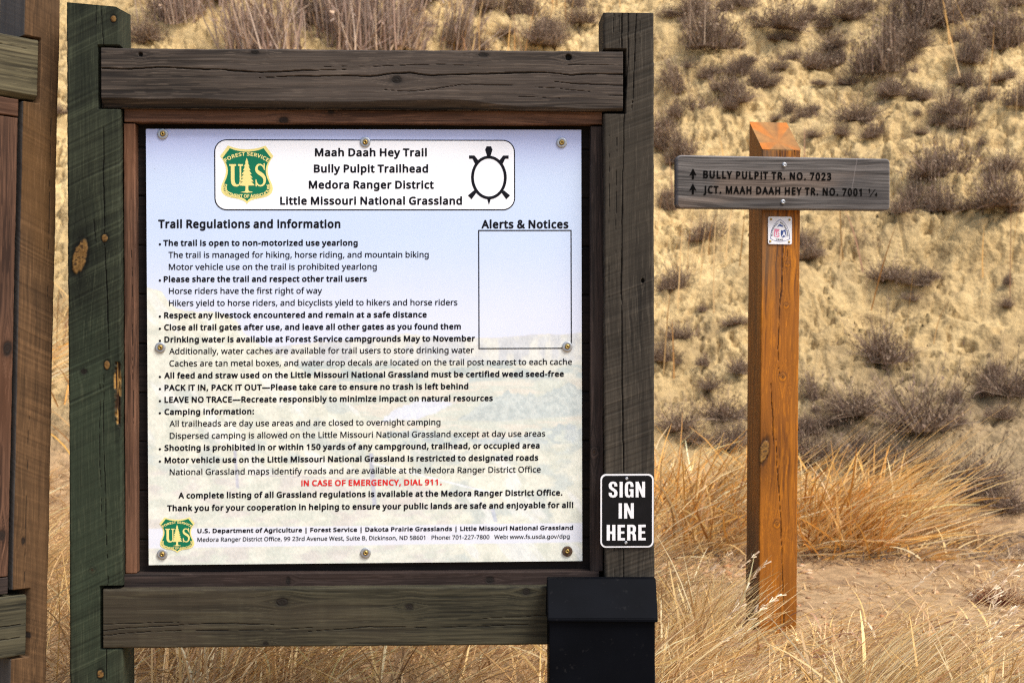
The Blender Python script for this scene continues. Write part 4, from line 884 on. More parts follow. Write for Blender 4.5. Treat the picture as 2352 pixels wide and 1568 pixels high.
# turtle outline
tu = Print()
tcx, tcz = Fp(1123, 408); q = cap_px(1.0)
el = lambda a, b2: [(tcx + a * q * math.cos(t), tcz + b2 * q * math.sin(t)) for t in np.linspace(0, 2 * math.pi, 49)[:-1]]
tu.poly([el(41.0, 50.0), el(34.5, 43.5)[::-1]], -0.0014, 0)
tp = lambda pts: [(tcx + x * q, tcz + z * q) for x, z in pts]
tu.poly([tp([(-3.5, 48), (-8.5, 64), (-5, 71.5), (5, 71.5), (8.5, 64), (3.5, 48)])], -0.0014, 0)
tu.poly([tp([(-4.5, -48), (0, -63), (4.5, -48)])], -0.0014, 0)
for sg in (-1, 1):
    a = [(sg * 27, 35), (sg * 32.5, 41.5), (sg * 45.5, 50), (sg * 45.5, 43), (sg * 38.5, 42), (sg * 34, 28.5)]
    a = [(sg * 24, 39), (sg * 33, 50.5), (sg * 45.5, 50.5), (sg * 45.5, 43.2), (sg * 37.5, 43), (sg * 31.5, 31)]
    c2 = [(sg * 29, -35), (sg * 40, -50), (sg * 48.5, -41), (sg * 34, -29)]
    tu.poly([tp(a if sg > 0 else a[::-1])], -0.00145, 0); tu.poly([tp(c2 if sg > 0 else c2[::-1])], -0.00145, 0)
tu.build('turtle_emblem', panel, M_INK)
scx, scz = Fp(567.2, 398.5)
forest_shield('shield_emblem', panel, scx, scz, 60.5 * q, 63.5 * q, -0.0013)
scx, scz = Fp(407.0, 1226)
forest_shield('shield_emblem', panel, scx, scz, 40.2 * q, 39 * q, -0.0007)
# notice box
nb = Print()
a0 = Fp(1098.3, 528.2); a1 = Fp(1313.6, 800.6); w_ = 2.4 * q
nb.poly([[(a0[0], a1[1]), (a1[0], a1[1]), (a1[0], a0[1]), (a0[0], a0[1])], [(a0[0] + w_, a1[1] + w_), (a1[0] - w_, a1[1] + w_), (a1[0] - w_, a0[1] - w_), (a0[0] + w_, a0[1] - w_)]], -0.0007, 0)
nb.build('notice_frame', panel, M_INK)
for s, x0, x1, yb in (('Trail Regulations and Information', 363.6, 782, 523.2), ('Alerts & Notices', 1106, 1305.7, 523.8)):
    hp = Print(); line(hp, BD, s, x0, x1, yb, 19.6); hp.build('section_heading', panel, M_INK)
body = Print()
TXT = [
    (1, 'The trail is open to non-motorized use yearlong', 375.1, 821.8, 564.3), (0, 'The trail is managed for hiking, horse riding, and mountain biking', 387.1, 984.8, 592.1),
    (0, 'Motor vehicle use on the trail is prohibited yearlong', 388, 865.5, 619.7), (1, 'Please share the trail and respect other trail users', 376.2, 843, 647.2),
    (0, 'Horse riders have the first right of way', 388.3, 740, 674.8), (0, 'Hikers yield to horse riders, and bicyclists yield to hikers and horse riders', 388.3, 1050.8, 702.6),
    (1, 'Respect any livestock encountered and remain at a safe distance', 377.1, 980.2, 730.1), (1, 'Close all trail gates after use, and leave all other gates as you found them', 377.1, 1058.7, 757.9),
    (1, 'Drinking water is available at Forest Service campgrounds May to November', 377.8, 1091.3, 785.7), (0, 'Additionally, water caches are available for trail users to store drinking water', 388.7, 1088.5, 813),
    (0, 'Caches are tan metal boxes, and water drop decals are located on the trail post nearest to each cache', 389.2, 1313.8, 841), (1, 'All feed and straw used on the Little Missouri National Grassland must be certified weed seed-free', 377.3, 1295.2, 868.4),
    (1, 'PACK IT IN, PACK IT OUT\u2014Please take care to ensure no trash is left behind', 378, 1075.8, 896.3), (1, 'LEAVE NO TRACE\u2014Recreate responsibly to minimize impact on natural resources', 378, 1132.2, 923.9),
    (1, 'Camping information:', 377.8, 583.8, 951.6), (0, 'All trailheads are day use areas and are closed to overnight camping', 389.3, 1011.9, 979.2),
    (0, 'Dispersed camping is allowed on the Little Missouri National Grassland except at day use areas', 390, 1252.5, 1007), (1, 'Shooting is prohibited in or within 150 yards of any campground, trailhead, or occupied area', 377.8, 1239.6, 1034.2),
    (1, 'Motor vehicle use on the Little Missouri National Grassland is restricted to designated roads', 378.3, 1236.6, 1062.4), (0, 'National Grassland maps identify roads and are available at the Medora Ranger District Office', 390, 1242.2, 1090.1),
    (1, 'A complete listing of all Grassland regulations is available at the Medora Ranger District Office.', 410, 1292, 1143.5), (1, 'Thank you for your cooperation in helping to ensure your public lands are safe and enjoyable for all!', 384.1, 1317, 1172.5)]
for k, (bold, s, x0, x1, yb) in enumerate(TXT):
    line(body, BD if bold else RG, s, x0, x1, yb, 13.9)
    if bold and k < 20:
        d0 = Fp(367.4, yb - 3.2)
        body.poly([[(d0[0] + 2.7 * q * math.cos(t), d0[1] + 2.7 * q * math.sin(t)) for t in np.linspace(0, 2 * math.pi, 13)[:-1]]], -0.0007, 0)
body.build('regulation_text', panel, M_INK)
em = Print(); line(em, BD, 'IN CASE OF EMERGENCY, DIAL 911.', 692.3, 1014.7, 1115.2, 14.0); em.build('emergency_text', panel, M_RED)
ad = Print()
line(ad, BD, 'U.S. Department of Agriculture | Forest Service | Dakota Prairie Grasslands | Little Missouri National Grassland', 453.6, 1316.5, 1223.0, 10.2)
line(ad, RG, 'Medora Ranger District Office, 99 23rd Avenue West, Suite B, Dickinson, ND 58601   Phone: 701-227-7800   Web: www.fs.usda.gov/dpg', 453.6, 1308.5, 1243.0, 9.6)
ad.build('address_text', panel, M_INK)
for (px, py, rust) in ((374, 308, 0), (839, 327, 0), (1290, 328, 0), (368.5, 798, 0), (1303, 796, 0), (373, 1272, 0), (840, 1269, 0), (1303, 1265, 1)):
    x, z = Fp(px, py)
    o = bolt('bolt', panel, x, z, -0.0018, 12.0 * q, [M_RUSTY if rust else M_ZINC, M_BRASS, M_INK])
    if rust: o['label'] = 'rusty brown washer and bolt'

# ------------------------------------------------------------------ SIGN IN HERE plate on the right post
plate = empty('sign_in_plate', KM @ Vector((*Fk(1440, 1172), 0)).xzy, (0, 0, K_YAW))
tag(plate, 'small black SIGN IN HERE plate screwed to the kiosk post above the black box', 'sign')
SM = KM @ Matrix.Translation(Vector((Fk(1440, 1172)[0], 0, Fk(1440, 1172)[1])))
Fs = lambda px, py: at(SM, px, py, -0.006)
tilt = R(0.25)
sp_ = Print()
sx0, sz1 = Fs(1379.2, 1088.2); sx1, sz0 = Fs(1501.2, 1256.3)
bm = bmesh.new()
vs = [bm.verts.new((x, -0.006, z)) for x, z in round_rect(sx0, sx1, sz0, sz1, 0.016)]
fc = bm.faces.new(vs)
ex = bmesh.ops.extrude_face_region(bm, geom=[fc])
for v in [g for g in ex['geom'] if isinstance(g, bmesh.types.BMVert)]: v.co.y += 0.002
bmesh.ops.recalc_face_normals(bm, faces=bm.faces[:])
me = bpy.data.meshes.new('plate'); bm.to_mesh(me); bm.free()
link_mesh('plate', me, M_SIGNWHITE, plate)
w3 = 3.7 * q
sp_.poly([round_rect(sx0 + w3, sx1 - w3, sz0 + w3, sz1 - w3, 0.0125)], -0.0066, 0)
sp_.build('black_face', plate, [M_BLACKSIGN])
lt = Print()
def block(ch):
    t = 0.20
    if ch == 'I': return 0.20, [[(0, 0), (t, 0), (t, 1), (0, 1)]]
    if ch == 'N': return 0.60, [[(0, 0), (0.19, 0), (0.19, 0.55), (0.41, 0), (0.60, 0), (0.60, 1), (0.41, 1), (0.41, 0.47), (0.19, 1), (0, 1)]]
    if ch == 'H': return 0.54, [[(0, 0), (t, 0), (t, 0.42), (0.34, 0.42), (0.34, 0), (0.54, 0), (0.54, 1), (0.34, 1), (0.34, 0.58), (t, 0.58), (t, 1), (0, 1)]]
    if ch == 'E': return 0.46, [[(0, 0), (0.46, 0), (0.46, 0.16), (t, 0.16), (t, 0.43), (0.42, 0.43), (0.42, 0.58), (t, 0.58), (t, 0.84), (0.46, 0.84), (0.46, 1), (0, 1)]]
    if ch == 'R':
        o = [(0, 0), (t, 0), (t, 0.42), (0.27, 0.42), (0.34, 0.36), (0.35, 0), (0.56, 0), (0.54, 0.34), (0.46, 0.49), (0.54, 0.58), (0.55, 0.82), (0.48, 0.95), (0.36, 1), (0, 1)]
        return 0.56, [o, [(t, 0.57), (t, 0.85), (0.31, 0.85), (0.35, 0.80), (0.35, 0.63), (0.31, 0.57)]]
    if ch == 'S':
        o = [(0, 0.30), (0.02, 0.12), (0.10, 0.03), (0.28, -0.02), (0.46, 0.03), (0.55, 0.15), (0.56, 0.33), (0.50, 0.46), (0.36, 0.57), (0.22, 0.67), (0.20, 0.78), (0.23, 0.86), (0.31, 0.87), (0.36, 0.80), (0.36, 0.70), (0.55, 0.70),
             (0.54, 0.86), (0.46, 0.97), (0.28, 1.02), (0.10, 0.97), (0.01, 0.86), (0.0, 0.70), (0.05, 0.57), (0.18, 0.46), (0.32, 0.37), (0.36, 0.28), (0.35, 0.17), (0.28, 0.13), (0.21, 0.17), (0.19, 0.30)]
        return 0.56, [o]
    if ch == 'G':
        o = [(0, 0.28), (0.02, 0.12), (0.10, 0.02), (0.24, -0.02), (0.35, 0.02), (0.40, 0.08), (0.42, 0), (0.55, 0), (0.55, 0.53), (0.29, 0.53), (0.29, 0.39), (0.36, 0.39), (0.36, 0.22), (0.34, 0.15), (0.28, 0.12), (0.22, 0.16), (0.20, 0.24), (0.20, 0.76), (0.22, 0.84),
             (0.28, 0.87), (0.34, 0.84), (0.36, 0.77), (0.36, 0.66), (0.55, 0.66), (0.55, 0.80), (0.50, 0.93), (0.40, 1.0), (0.27, 1.02), (0.12, 0.98), (0.03, 0.89), (0, 0.74)]
        return 0.55, [o]
for s, ax, bx, yt, yb in (('SIGN', 888, 1222, 258, 400), ('IN', 980, 1119, 455, 595), ('HERE', 870, 1228, 653, 795)):
    cv = lambda x, y: Fs((1920 + x / 2.45) / 1.6327, (1700 + y / 2.45) / 1.6327)
    X0, Z1 = cv(ax, yt); X1, Z0 = cv(bx, yb)
    sp = 0.135; tot = sum(block(c)[0] for c in s) + sp * (len(s) - 1); k = (X1 - X0) / tot; x = X0
    for c in s:
        w, lp = block(c)
        lt.poly([[(x + p[0] * k, Z0 + p[1] * (Z1 - Z0)) for p in l] for l in lp], -0.0071, 0)
        x += (w + sp) * k
lt.build('lettering', plate, M_SIGNWHITE)
for (px, py) in ((1439.3, 1098.5), (1437.5, 1245.3)):
    x, z = Fs(px, py)
    bolt('screw', plate, x, z, -0.0068, 0.0044, [M_ZINC, M_ZINC, M_INK], rb=0.003, depth=0.0012)

# ------------------------------------------------------------------ black register box
BMX = KM
bf = -0.115                                              # front of the lid's lip
Fb = lambda px, py, c: at(KM, px, py, c)
box = empty('register_box', KM @ Vector((Fb(1383, 1420, -0.05)[0], -0.05, GZ + 0.2)), (0, 0, K_YAW))
tag(box, 'black painted metal sign-in box with a sloping lid fixed to the kiosk post', 'drop box')
BI = box.matrix_basis.inverted() @ KM
def bpt(px, py, c):
    x, z = Fb(px, py, c); return BI @ Vector((x, c, z))
lb0, lb1 = bpt(1257.5, 1329, -0.035), bpt(1506.5, 1329, -0.035)
lf0, lf1 = bpt(1258.5, 1419.5, bf), bpt(1511, 1420.5, bf)
lp0, lp1 = bpt(1258.5, 1426.5, bf), bpt(1511, 1428.5, bf)
bk = BI @ Vector((0, -0.004, 0))
bm = bmesh.new()
def vv_(p): return bm.verts.new(p)
A = [vv_((lb0.x, bk.y, lb0.z + 0.012)), vv_((lb1.x, bk.y, lb1.z + 0.012)), vv_(lb0), vv_(lb1), vv_(lf0), vv_(lf1), vv_(lp0), vv_(lp1), vv_((lp0.x, bk.y, lp0.z)), vv_((lp1.x, bk.y, lp1.z))]
A[0].co.z = lb0.z + 0.001; A[1].co.z = lb1.z + 0.001
for f in ((0, 1, 3, 2), (2, 3, 5, 4), (4, 5, 7, 6), (6, 7, 9, 8), (8, 9, 1, 0), (0, 2, 4, 6, 8), (1, 9, 7, 5, 3)): bm.faces.new([A[i] for i in f])
bmesh.ops.recalc_face_normals(bm, faces=bm.faces[:])
bmesh.ops.bevel(bm, geom=bm.edges[:], offset=0.0018, segments=2, affect='EDGES')
for f in bm.faces: f.smooth = False
me = bpy.data.meshes.new('lid'); bm.to_mesh(me); bm.free()
link_mesh('lid', me, M_BOX, box)
b0, b1 = bpt(1261.8, 1440, bf + 0.012), bpt(1504.6, 1440, bf + 0.012)
box_part('box_body', box, M_BOX, b0.x, b1.x, b0.y, bk.y - 0.001, b0.z - 0.36, lp0.z + 0.006, bevel=0.003)

# ------------------------------------------------------------------ second kiosk, turned away, at the left
K2_YAW = R(48)
def solve_k2():
    # its right post's far front edge stands on the ray through (135, 60), about 4 m away
    d = px_ray(104, 1660); y = 4.02
    return Vector((d.x * y / d.y, y, 0))
p2 = solve_k2()
K2M = kiosk_matrix(p2, K2_YAW, R(1.6))
k2 = empty('trail_kiosk', p2, (0, R(1.1), K2_YAW))
k2.rotation_mode = 'QUATERNION'; k2.rotation_quaternion = K2M.to_quaternion()
tag(k2, 'brown weathered wooden kiosk frame turned sideways at the photo edge, with bare backing boards', 'trail kiosk')
PAL_BROWN = (srgb(52, 38, 24), srgb(94, 70, 46), srgb(90, 64, 34))
PAL_MOSS = (srgb(52, 47, 33), srgb(98, 91, 68), srgb(80, 82, 56))
G2 = -0.42
def z2(px, py, c=0.0): return at(K2M, px, py, c)[1]
def x2(px, py, c=0.0): return at(K2M, px, py, c)[0]
pw = 0.108; pr_ = 0.0                                     # post from -pw..0 in local x
rail_end = x2(85, 160)
t1, t0 = z2(85, 93), z2(85, 231)
b1_, b0_ = z2(60, 1364), z2(58, 1503)
timber('post', k2, M_SAWN, -pw, 0, G2 - 0.3, t1 + 0.35, 0.0, 0.146, 'z', PAL_BROWN, 111, recolour=lambda U, s, col, seed: mixc(col, mixc(srgb(58, 58, 58), srgb(92, 92, 90), fbm(U * 4, s * 60, 98, 3)), smooth(-0.055, -0.059, s) * 0.85), du=0.0028, dv=0.0022, r=0.006, saw=(22, 0.0055, 0.8), grain=0.55,
       knots=[(-0.08, z2(50, 1242), 0.006, 0.010, 'dark'), (-0.06, z2(50, 1460), 0.010, 0.012, 'dark')], cracks=[([(-0.02, 1.2), (-0.022, 1.9)], 0.001), ([(-0.075, 0.3), (-0.07, 0.9)], 0.001)],
       notches=[(-9, rail_end + 0.009, t0 - 0.006, t1 + 0.007, 0.088), (-9, x2(60, 1400) + 0.012, b0_ - 0.006, b1_ + 0.016, 0.088)])
timber('top_rail', k2, M_WOOD_H, rail_end - 1.46, rail_end, t0, t1, -0.003, 0.085, 'x', PAL_MOSS, 127, du=0.0028, dv=0.002, r=0.006, cracks=[([(rail_end - 0.6, t1 - 0.026), (rail_end, t1 - 0.03)], 0.0016)], wane=lambda U: 0.010 + 0.006 * vn(U * 8, U * 0, 9))
timber('bottom_rail', k2, M_WOOD_H, x2(59, 1400) - 1.46, x2(59, 1400), b0_, b1_, -0.003, 0.085, 'x', tuple(1.15 * c_ for c_ in PAL_OLIVE), 131, du=0.0028, dv=0.002, r=0.006,
       cracks=[([(rail_end - 0.9, (b0_ + b1_) / 2 + 0.005), (rail_end, (b0_ + b1_) / 2 + 0.003)], 0.0022), ([(rail_end - 0.8, b0_ + 0.05), (rail_end, b0_ + 0.052)], 0.0018)])
timber('post', k2, M_SAWN, -1.56, -1.56 + pw, G2 - 0.5, t1 + 0.2, 0.0, 0.146, 'z', PAL_BROWN, 137, du=0.006, dv=0.005, r=0.006, notches=[(rail_end - 1.47, 9, t0 - 0.006, t1 + 0.007, 0.088), (rail_end - 1.49, 9, b0_ - 0.006, b1_ + 0.016, 0.088)])
xi = -pw - 0.002
timber('top_trim', k2, M_WOOD_H, xi - 1.26, xi - 0.010, t0 - 0.052, t0 - 0.004, 0.006, 0.065, 'x', tuple(0.72 * c_ for c_ in PAL_TRIM), 139, du=0.004, r=0.003)
timber('side_trim', k2, M_WOOD_V, xi - 0.080, xi - 0.008, b1_ + 0.055, t0 - 0.056, 0.008, 0.063, 'z', tuple(0.72 * c_ for c_ in PAL_TRIM), 149, du=0.003, r=0.003, knots=[(xi - 0.025, z2(8, 800), 0.014, 0.022, 'dark'), (xi - 0.03, z2(8, 1230), 0.012, 0.016, 'dark')])
timber('bottom_trim', k2, M_WOOD_H, xi - 1.26, xi - 0.010, b1_ + 0.006, b1_ + 0.052, 0.006, 0.065, 'x', PAL_TRIMD, 151, du=0.004, r=0.003)
timber('backing_board', k2, M_WOOD_H, xi - 1.26, xi, b1_, t0, 0.075, 0.03, 'x', PAL_BACK, 157, du=0.008, dv=0.005, r=0.002, cracks=[([(xi - 1.26, b1_ + 0.137 * i), (xi, b1_ + 0.137 * i)], 0.006) for i in range(1, 9)])

# ------------------------------------------------------------------ the trail signpost
S_YAW = R(9.5)
SD = 5.1
d = px_ray(1745, 1470); s0 = Vector((d.x * SD / d.y, SD, EYE + d.z * SD / d.y))
SPM = Matrix.Translation(Vector((s0.x, s0.y, 0))) @ Matrix.Rotation(S_YAW, 4, 'Z')
post = empty('trail_signpost', (s0.x, s0.y, 0), (0, 0, S_YAW))
tag(post, 'orange stained square post carrying a grey routed trail board above the dry grass', 'signpost')
Fq_ = lambda px, py, c=0.0: at(SPM, px, py, c)
sx1_ = Fq_(1833.5, 1000)[0]; sw = sx1_
zf = Fq_(1790, 344)[1]; zb = at(SPM, 1760, 281, sw)[1]
PAL_OR = (srgb(84, 44, 4), srgb(168, 102, 12), srgb(146, 86, 14))
def or_tone_and_shade(U, s, col, seed):
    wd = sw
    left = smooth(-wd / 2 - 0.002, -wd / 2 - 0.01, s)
    col = mixc(col, mixc(srgb(92, 57, 26), srgb(126, 82, 44), fbm(U * 3, s * 30, 91, 3)), left * 0.85 * smooth(-0.25, -0.45, U + 0 * s) + left * 0.45)  # left face painted darker brown: the shade of the side turned from the sun
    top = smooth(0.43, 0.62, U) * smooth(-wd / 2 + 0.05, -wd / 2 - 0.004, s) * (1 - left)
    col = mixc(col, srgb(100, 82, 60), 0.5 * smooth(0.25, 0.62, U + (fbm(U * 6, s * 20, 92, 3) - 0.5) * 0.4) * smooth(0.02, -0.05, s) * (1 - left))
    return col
kq = lambda px, py, rx, rz, kind: (*Fq_(px, py), rx, rz, kind)
cq = lambda pts, w: ([Fq_(*p) for p in pts], w)
timber('post', post, M_ORANGE, 0, sw, -0.35, zb, 0.0, sw, 'z', PAL_OR, 167, grain=1.3, cutcol=lambda X, Y: mixc(mixc(srgb(96, 68, 34), srgb(160, 114, 58), fbm(X * 130, Y * 14, 93, 4)), srgb(176, 100, 18), smooth(0.56, 0.74, fbm(X * 14 + 3, Y * 14, 94, 3))), du=0.0024, dv=0.0022, r=0.004, recolour=or_tone_and_shade, shear=0.006,
       cut=lambda X, Y: zf + np.clip(Y, 0, sw) * (zb - zf) / sw,
       knots=[kq(1807, 607, 0.008, 0.009, 'orange'), kq(1804, 702, 0.009, 0.010, 'orange'), kq(1797, 865, 0.012, 0.014, 'orange'), kq(1754, 1036, 0.018, 0.040, 'bright'), kq(1786, 1203, 0.011, 0.014, 'orange')],
       cracks=[cq([(1797, 565), (1794, 640), (1789, 700), (1786, 800), (1789, 865)], 0.0022), cq([(1770, 880), (1774, 950), (1777, 1030)], 0.0026), cq([(1781, 1000), (1785, 1060), (1792, 1150), (1797, 1260), (1802, 1400), (1804, 1470)], 0.0022), cq([(1805, 565), (1807, 600)], 0.0015), cq([(1788, 344), (1788, 365)], 0.003), cq([(1822, 344), (1822, 365)], 0.002), cq([(1760, 1010), (1762, 1060)], 0.0014)])
# the board
BC = -0.042
bl, bt = Fq_(1555.5, 357, BC); br, _b = Fq_(2044.5, 367, BC); _a, bb = Fq_(1800, 480.8, BC)
bw, bh = br - bl, (Fq_(1800, 360.6, BC)[1] - bb)
bcx, bcz = (bl + br) / 2, bb + bh / 2
def board_mesh():
    NX, NZ = 420, 110
    X, Z = np.meshgrid(np.linspace(-bw / 2, bw / 2, NX), np.linspace(-bh / 2, bh / 2, NZ))
    r = 0.016
    # squeeze the grid inside a rounded rectangle
    dx = np.maximum(np.abs(X) - (bw / 2 - r), 0); dz = np.maximum(np.abs(Z) - (bh / 2 - r), 0)
    k = np.maximum(dx, dz) / np.maximum(np.hypot(dx, dz), 1e-9); k = np.where((dx > 0) & (dz > 0), k, 1)
    X2 = np.sign(X) * (np.minimum(np.abs(X), bw / 2 - r) + dx * k); Z2 = np.sign(Z) * (np.minimum(np.abs(Z), bh / 2 - r) + dz * k)
    edge = np.minimum(bw / 2 - np.abs(X), bh / 2 - np.abs(Z))
    g = Z + (fbm(X * 2.2, Z * 7, 301, 3) - 0.5) * 0.045 + 0.02 * np.exp(-((X + 0.1) / 0.22) ** 2) * np.exp(-((Z + bh / 2) / 0.03) ** 2)
    fine = fbm(g * 420, X * 10, 302, 3); mid = fbm(g * 110, X * 3, 303, 3); ring = np.abs(((g * 95 + fbm(X * 1.6, g * 12, 304, 3) * 3) % 1) - 0.5) * 2
    t = np.clip(0.5 + (mid - 0.5) * 1.3 + (fine - 0.5) * 0.8 + (ring - 0.5) * 0.35, 0, 1)
    c = mixc(srgb(56, 53, 51), srgb(112, 107, 103), t)
    c = mixc(c, mixc(srgb(78, 66, 57), srgb(128, 112, 99), t), smooth(0.46, 0.62, fbm(X * 2 + 3, Z * 9, 305, 3)) * 0.75 * smooth(bh * 0.32, bh * 0.05, Z))
    c = mixc(c, srgb(40, 38, 40), smooth(0.13, 0.24, X) * 0.25 * smooth(0.35, 0.6, fbm(X * 5, Z * 12, 306, 3)) + 0.3 * np.exp(-((X - 0.30) / 0.09) ** 2 - ((Z + 0.045) / 0.02) ** 2))
    c = mixc(c, srgb(130, 126, 124), smooth(0.006, 0.001, edge) * 0.5)
    crk = smooth(0.0014, 0.0004, np.abs(X - 0.262 - (Z - 0.04) * 0.18)) * (Z > -0.045)
    c = mixc(c, srgb(140, 132, 128), crk * 0.6)
    Y = (fine - 0.5) * 0.0012 + (mid - 0.5) * 0.001 + 0.004 * smooth(0.006, 0.0, edge) ** 2
    Y = -0.016 - 0.0 + Y
    V = np.stack([X2, Y, Z2], -1).reshape(-1, 3)
    i = (np.arange(NZ - 1)[:, None] * NX + np.arange(NX - 1)[None, :]).ravel()
    F = np.stack([i, i + 1, i + NX + 1, i + NX], -1)
    n = len(V)
    per = np.concatenate([np.arange(NX), (np.arange(1, NZ)) * NX + NX - 1, (NZ - 1) * NX + np.arange(NX - 2, -1, -1), np.arange(NZ - 2, 0, -1) * NX])
    back = V[per].copy(); back[:, 1] = 0.021
    m = len(per); j = np.arange(m); j2 = (j + 1) % m
    F = np.vstack([F, np.stack([per[j2], per[j], n + j, n + j2], -1)])
    cen = n + m
    V = np.vstack([V, back, [(0, 0.021, 0)]])
    F = np.vstack([F, np.stack([n + j2, n + j, np.full(m, cen), np.full(m, cen)], -1)[:, [0, 1, 2, 2]]]) if False else F
    col = np.vstack([c.reshape(-1, 3), np.tile(srgb(52, 48, 48), (m, 1)), [srgb(52, 48, 48)]])
    me = np_mesh('sign_board', V, F, col=col)
    bm = bmesh.new(); bm.from_mesh(me); bm.verts.ensure_lookup_table()
    bm.faces.new([bm.verts[n + q_] for q_ in range(m)]); bm.verts.remove(bm.verts[cen]); bm.to_mesh(me); bm.free()
    return me
board = link_mesh('sign_board', board_mesh(), M_WOOD_H, post)
BROT = math.atan2(Fq_(2044, 369.5, BC)[1] - Fq_(1556, 361, BC)[1], bw) * 0.8
board.location = (bcx, BC + 0.016, bcz); board.rotation_euler = (0, -BROT, 0)
BDM = SPM @ board.matrix_basis
Fd = lambda px, py: at(BDM, px, py, -0.017)
zc = lambda x, y: ((2480 + x / 2.45) / 1.6327, (420 + y / 2.45) / 1.6327)
caph = abs(Fd(*zc(600, 540))[1] - Fd(*zc(600, 613))[1])
for s, xa, ya, xb, yb in (('BULLY PULPIT TR. NO. 7023', 386, 606, 1562, 627), ('JCT. MAAH DAAH HEY TR. NO. 7001', 388, 744, 1842, 770)):
    tx = Print(); p, q2 = Fd(*zc(xa, ya)), Fd(*zc(xb, yb))
    put_text(tx, GLYPH_BOLD, s, p[0], q2[0], p[1], caph * 0.98, -0.0176, 0, slope=(q2[1] - p[1]) / (q2[0] - p[0]), track=0.07)
    if s[0] == 'B': tx.build('routed_line', board, M_ROUTED)
fr = Print()
p = Fd(*zc(1903, 742)); p2_ = Fd(*zc(1925, 742)); put_text(fr, GLYPH_BOLD, '1', p[0], p[0] + 0.006, p[1], caph * 0.55, -0.0176, 0)
p = Fd(*zc(1962, 774)); put_text(fr, GLYPH_BOLD, '4', p[0], p[0] + 0.0095, p[1], caph * 0.5, -0.0176, 0)
sl = [Fd(*zc(*c)) for c in ((1914, 776), (1962, 708), (1968, 712), (1921, 778))]; fr.poly([sl[::-1]], -0.0177, 0)
fr.build('routed_fraction', board, M_ROUTED)
tx.build('routed_line', board, M_ROUTED)
for (ax, ay0, ay1) in ((291, 517, 618), (290, 655, 757)):
    a = [Fd(*zc(ax + dx, ay)) for dx, ay in ((0, ay0), (34, ay0 + 70), (9, ay0 + 58), (9, ay1), (-9, ay1), (-9, ay0 + 58), (-34, ay0 + 70))]
    tx = Print(); tx.poly([a], -0.0176, 0); tx.build('routed_arrow', board, M_ROUTED)
for (x, y) in ((1131, 486), (1118, 826)):
    p = Fd(*zc(x, y))
    bolt('screw', board, p[0], p[1], -0.0165, 0.0085, [M_ZINC, M_ZINC, M_INK], rb=0.0072, depth=0.0015)
# the small trail marker
mk_c = -0.004
MM = SPM
Fm = lambda x, y: at(SPM, *zc(x, y), mk_c)
m0, m1 = Fm(981, 1214), Fm(1200, 963)
bm = bmesh.new()
cxm, czm = (m0[0] + m1[0]) / 2, (m0[1] + m1[1]) / 2
vs = [bm.verts.new((x, 0, z)) for x, z in round_rect(m0[0] - cxm, m1[0] - cxm, m0[1] - czm, m1[1] - czm, 0.006, 5)]
fc = bm.faces.new(vs); ex = bmesh.ops.extrude_face_region(bm, geom=[fc])
for v in [g for g in ex['geom'] if isinstance(g, bmesh.types.BMVert)]: v.co.y += 0.0025
bmesh.ops.recalc_face_normals(bm, faces=bm.faces[:])
me = bpy.data.meshes.new('trail_marker'); bm.to_mesh(me); bm.free()
marker = link_mesh('trail_marker', me, M_BADGE, post, (cxm, mk_c, czm))
qm = (m1[0] - m0[0]) / 220.0
mp_ = lambda pts: [((x - 1090) * qm, -(y - 1088) * qm) for x, y in pts]
mk = Print()
def arch(d):
    l = [tuple(p) for p in bez((1090, 990 + d), (1040 + d * 0.6, 1015 + d * 0.6), (1000 + d, 1070), (1000 + d, 1160 - d * 0.4), 12)]
    b = [tuple(p) for p in bez((1000 + d, 1160 - d * 0.4), (1050, 1195 - d), (1130, 1195 - d), (1181 - d, 1162 - d * 0.4), 10)[1:]]
    r = [tuple(p) for p in bez((1181 - d, 1162 - d * 0.4), (1181 - d, 1070), (1140 - d * 0.6, 1015 + d * 0.6), (1090, 990 + d), 12)[1:-1]]
    return l + b + r
mk.poly([mp_(arch(0)), mp_(arch(4))[::-1]], -0.0005, 0)
mk.poly([mp_([(1088, 1030), (1116, 1046), (1121, 1056), (1107, 1056), (1088, 1049), (1062, 1058), (1070, 1046)])[::-1]], -0.0005, 0)
mk.poly([mp_([(1140, 1076), (1150, 1140), (1110, 1152), (1096, 1120), (1100, 1085), (1116, 1090)])[::-1]], -0.0005, 0)
mk.poly([mp_([(1040, 1072), (1088, 1078), (1076, 1100), (1084, 1140), (1070, 1150), (1032, 1140), (1032, 1110)])[::-1]], -0.0005, 1)
put_arc(mk, GLYPH_BOLD, 'NATIONAL', mp_([tuple(p) for p in bez((1020, 1140), (1018, 1090), (1036, 1050), (1074, 1026), 10)]), 11.5 * qm, -0.0005, 2)
put_arc(mk, GLYPH_BOLD, 'RECREATION', mp_([tuple(p) for p in bez((1088, 1020), (1124, 1036), (1156, 1080), (1158, 1142), 10)]), 11.5 * qm, -0.0005, 2)
a = mp_([(1052, 1176), (1122, 1178)]); put_text(mk, GLYPH_BOLD, 'TRAIL', a[0][0], a[1][0], a[0][1], 14 * qm, -0.0005, 2)
a = mp_([(1042, 1140), (1068, 1140)]); put_text(mk, GLYPH_BOLD, 'U', a[0][0], a[1][0], a[0][1], 42 * qm, -0.0008, 3)
a = mp_([(1074, 1130), (1096, 1130)]); put_text(mk, GLYPH_BOLD, 'S', a[0][0], a[1][0], a[0][1], 42 * qm, -0.0008, 3)
a = mp_([(1108, 1140), (1144, 1140)]); put_text(mk, GLYPH_BOLD, 'A', a[0][0], a[1][0], a[0][1], 44 * qm, -0.0008, 3)
mk.build('marker_print', marker, [M_BLUE, M_PINK, M_INK, M_BADGE])
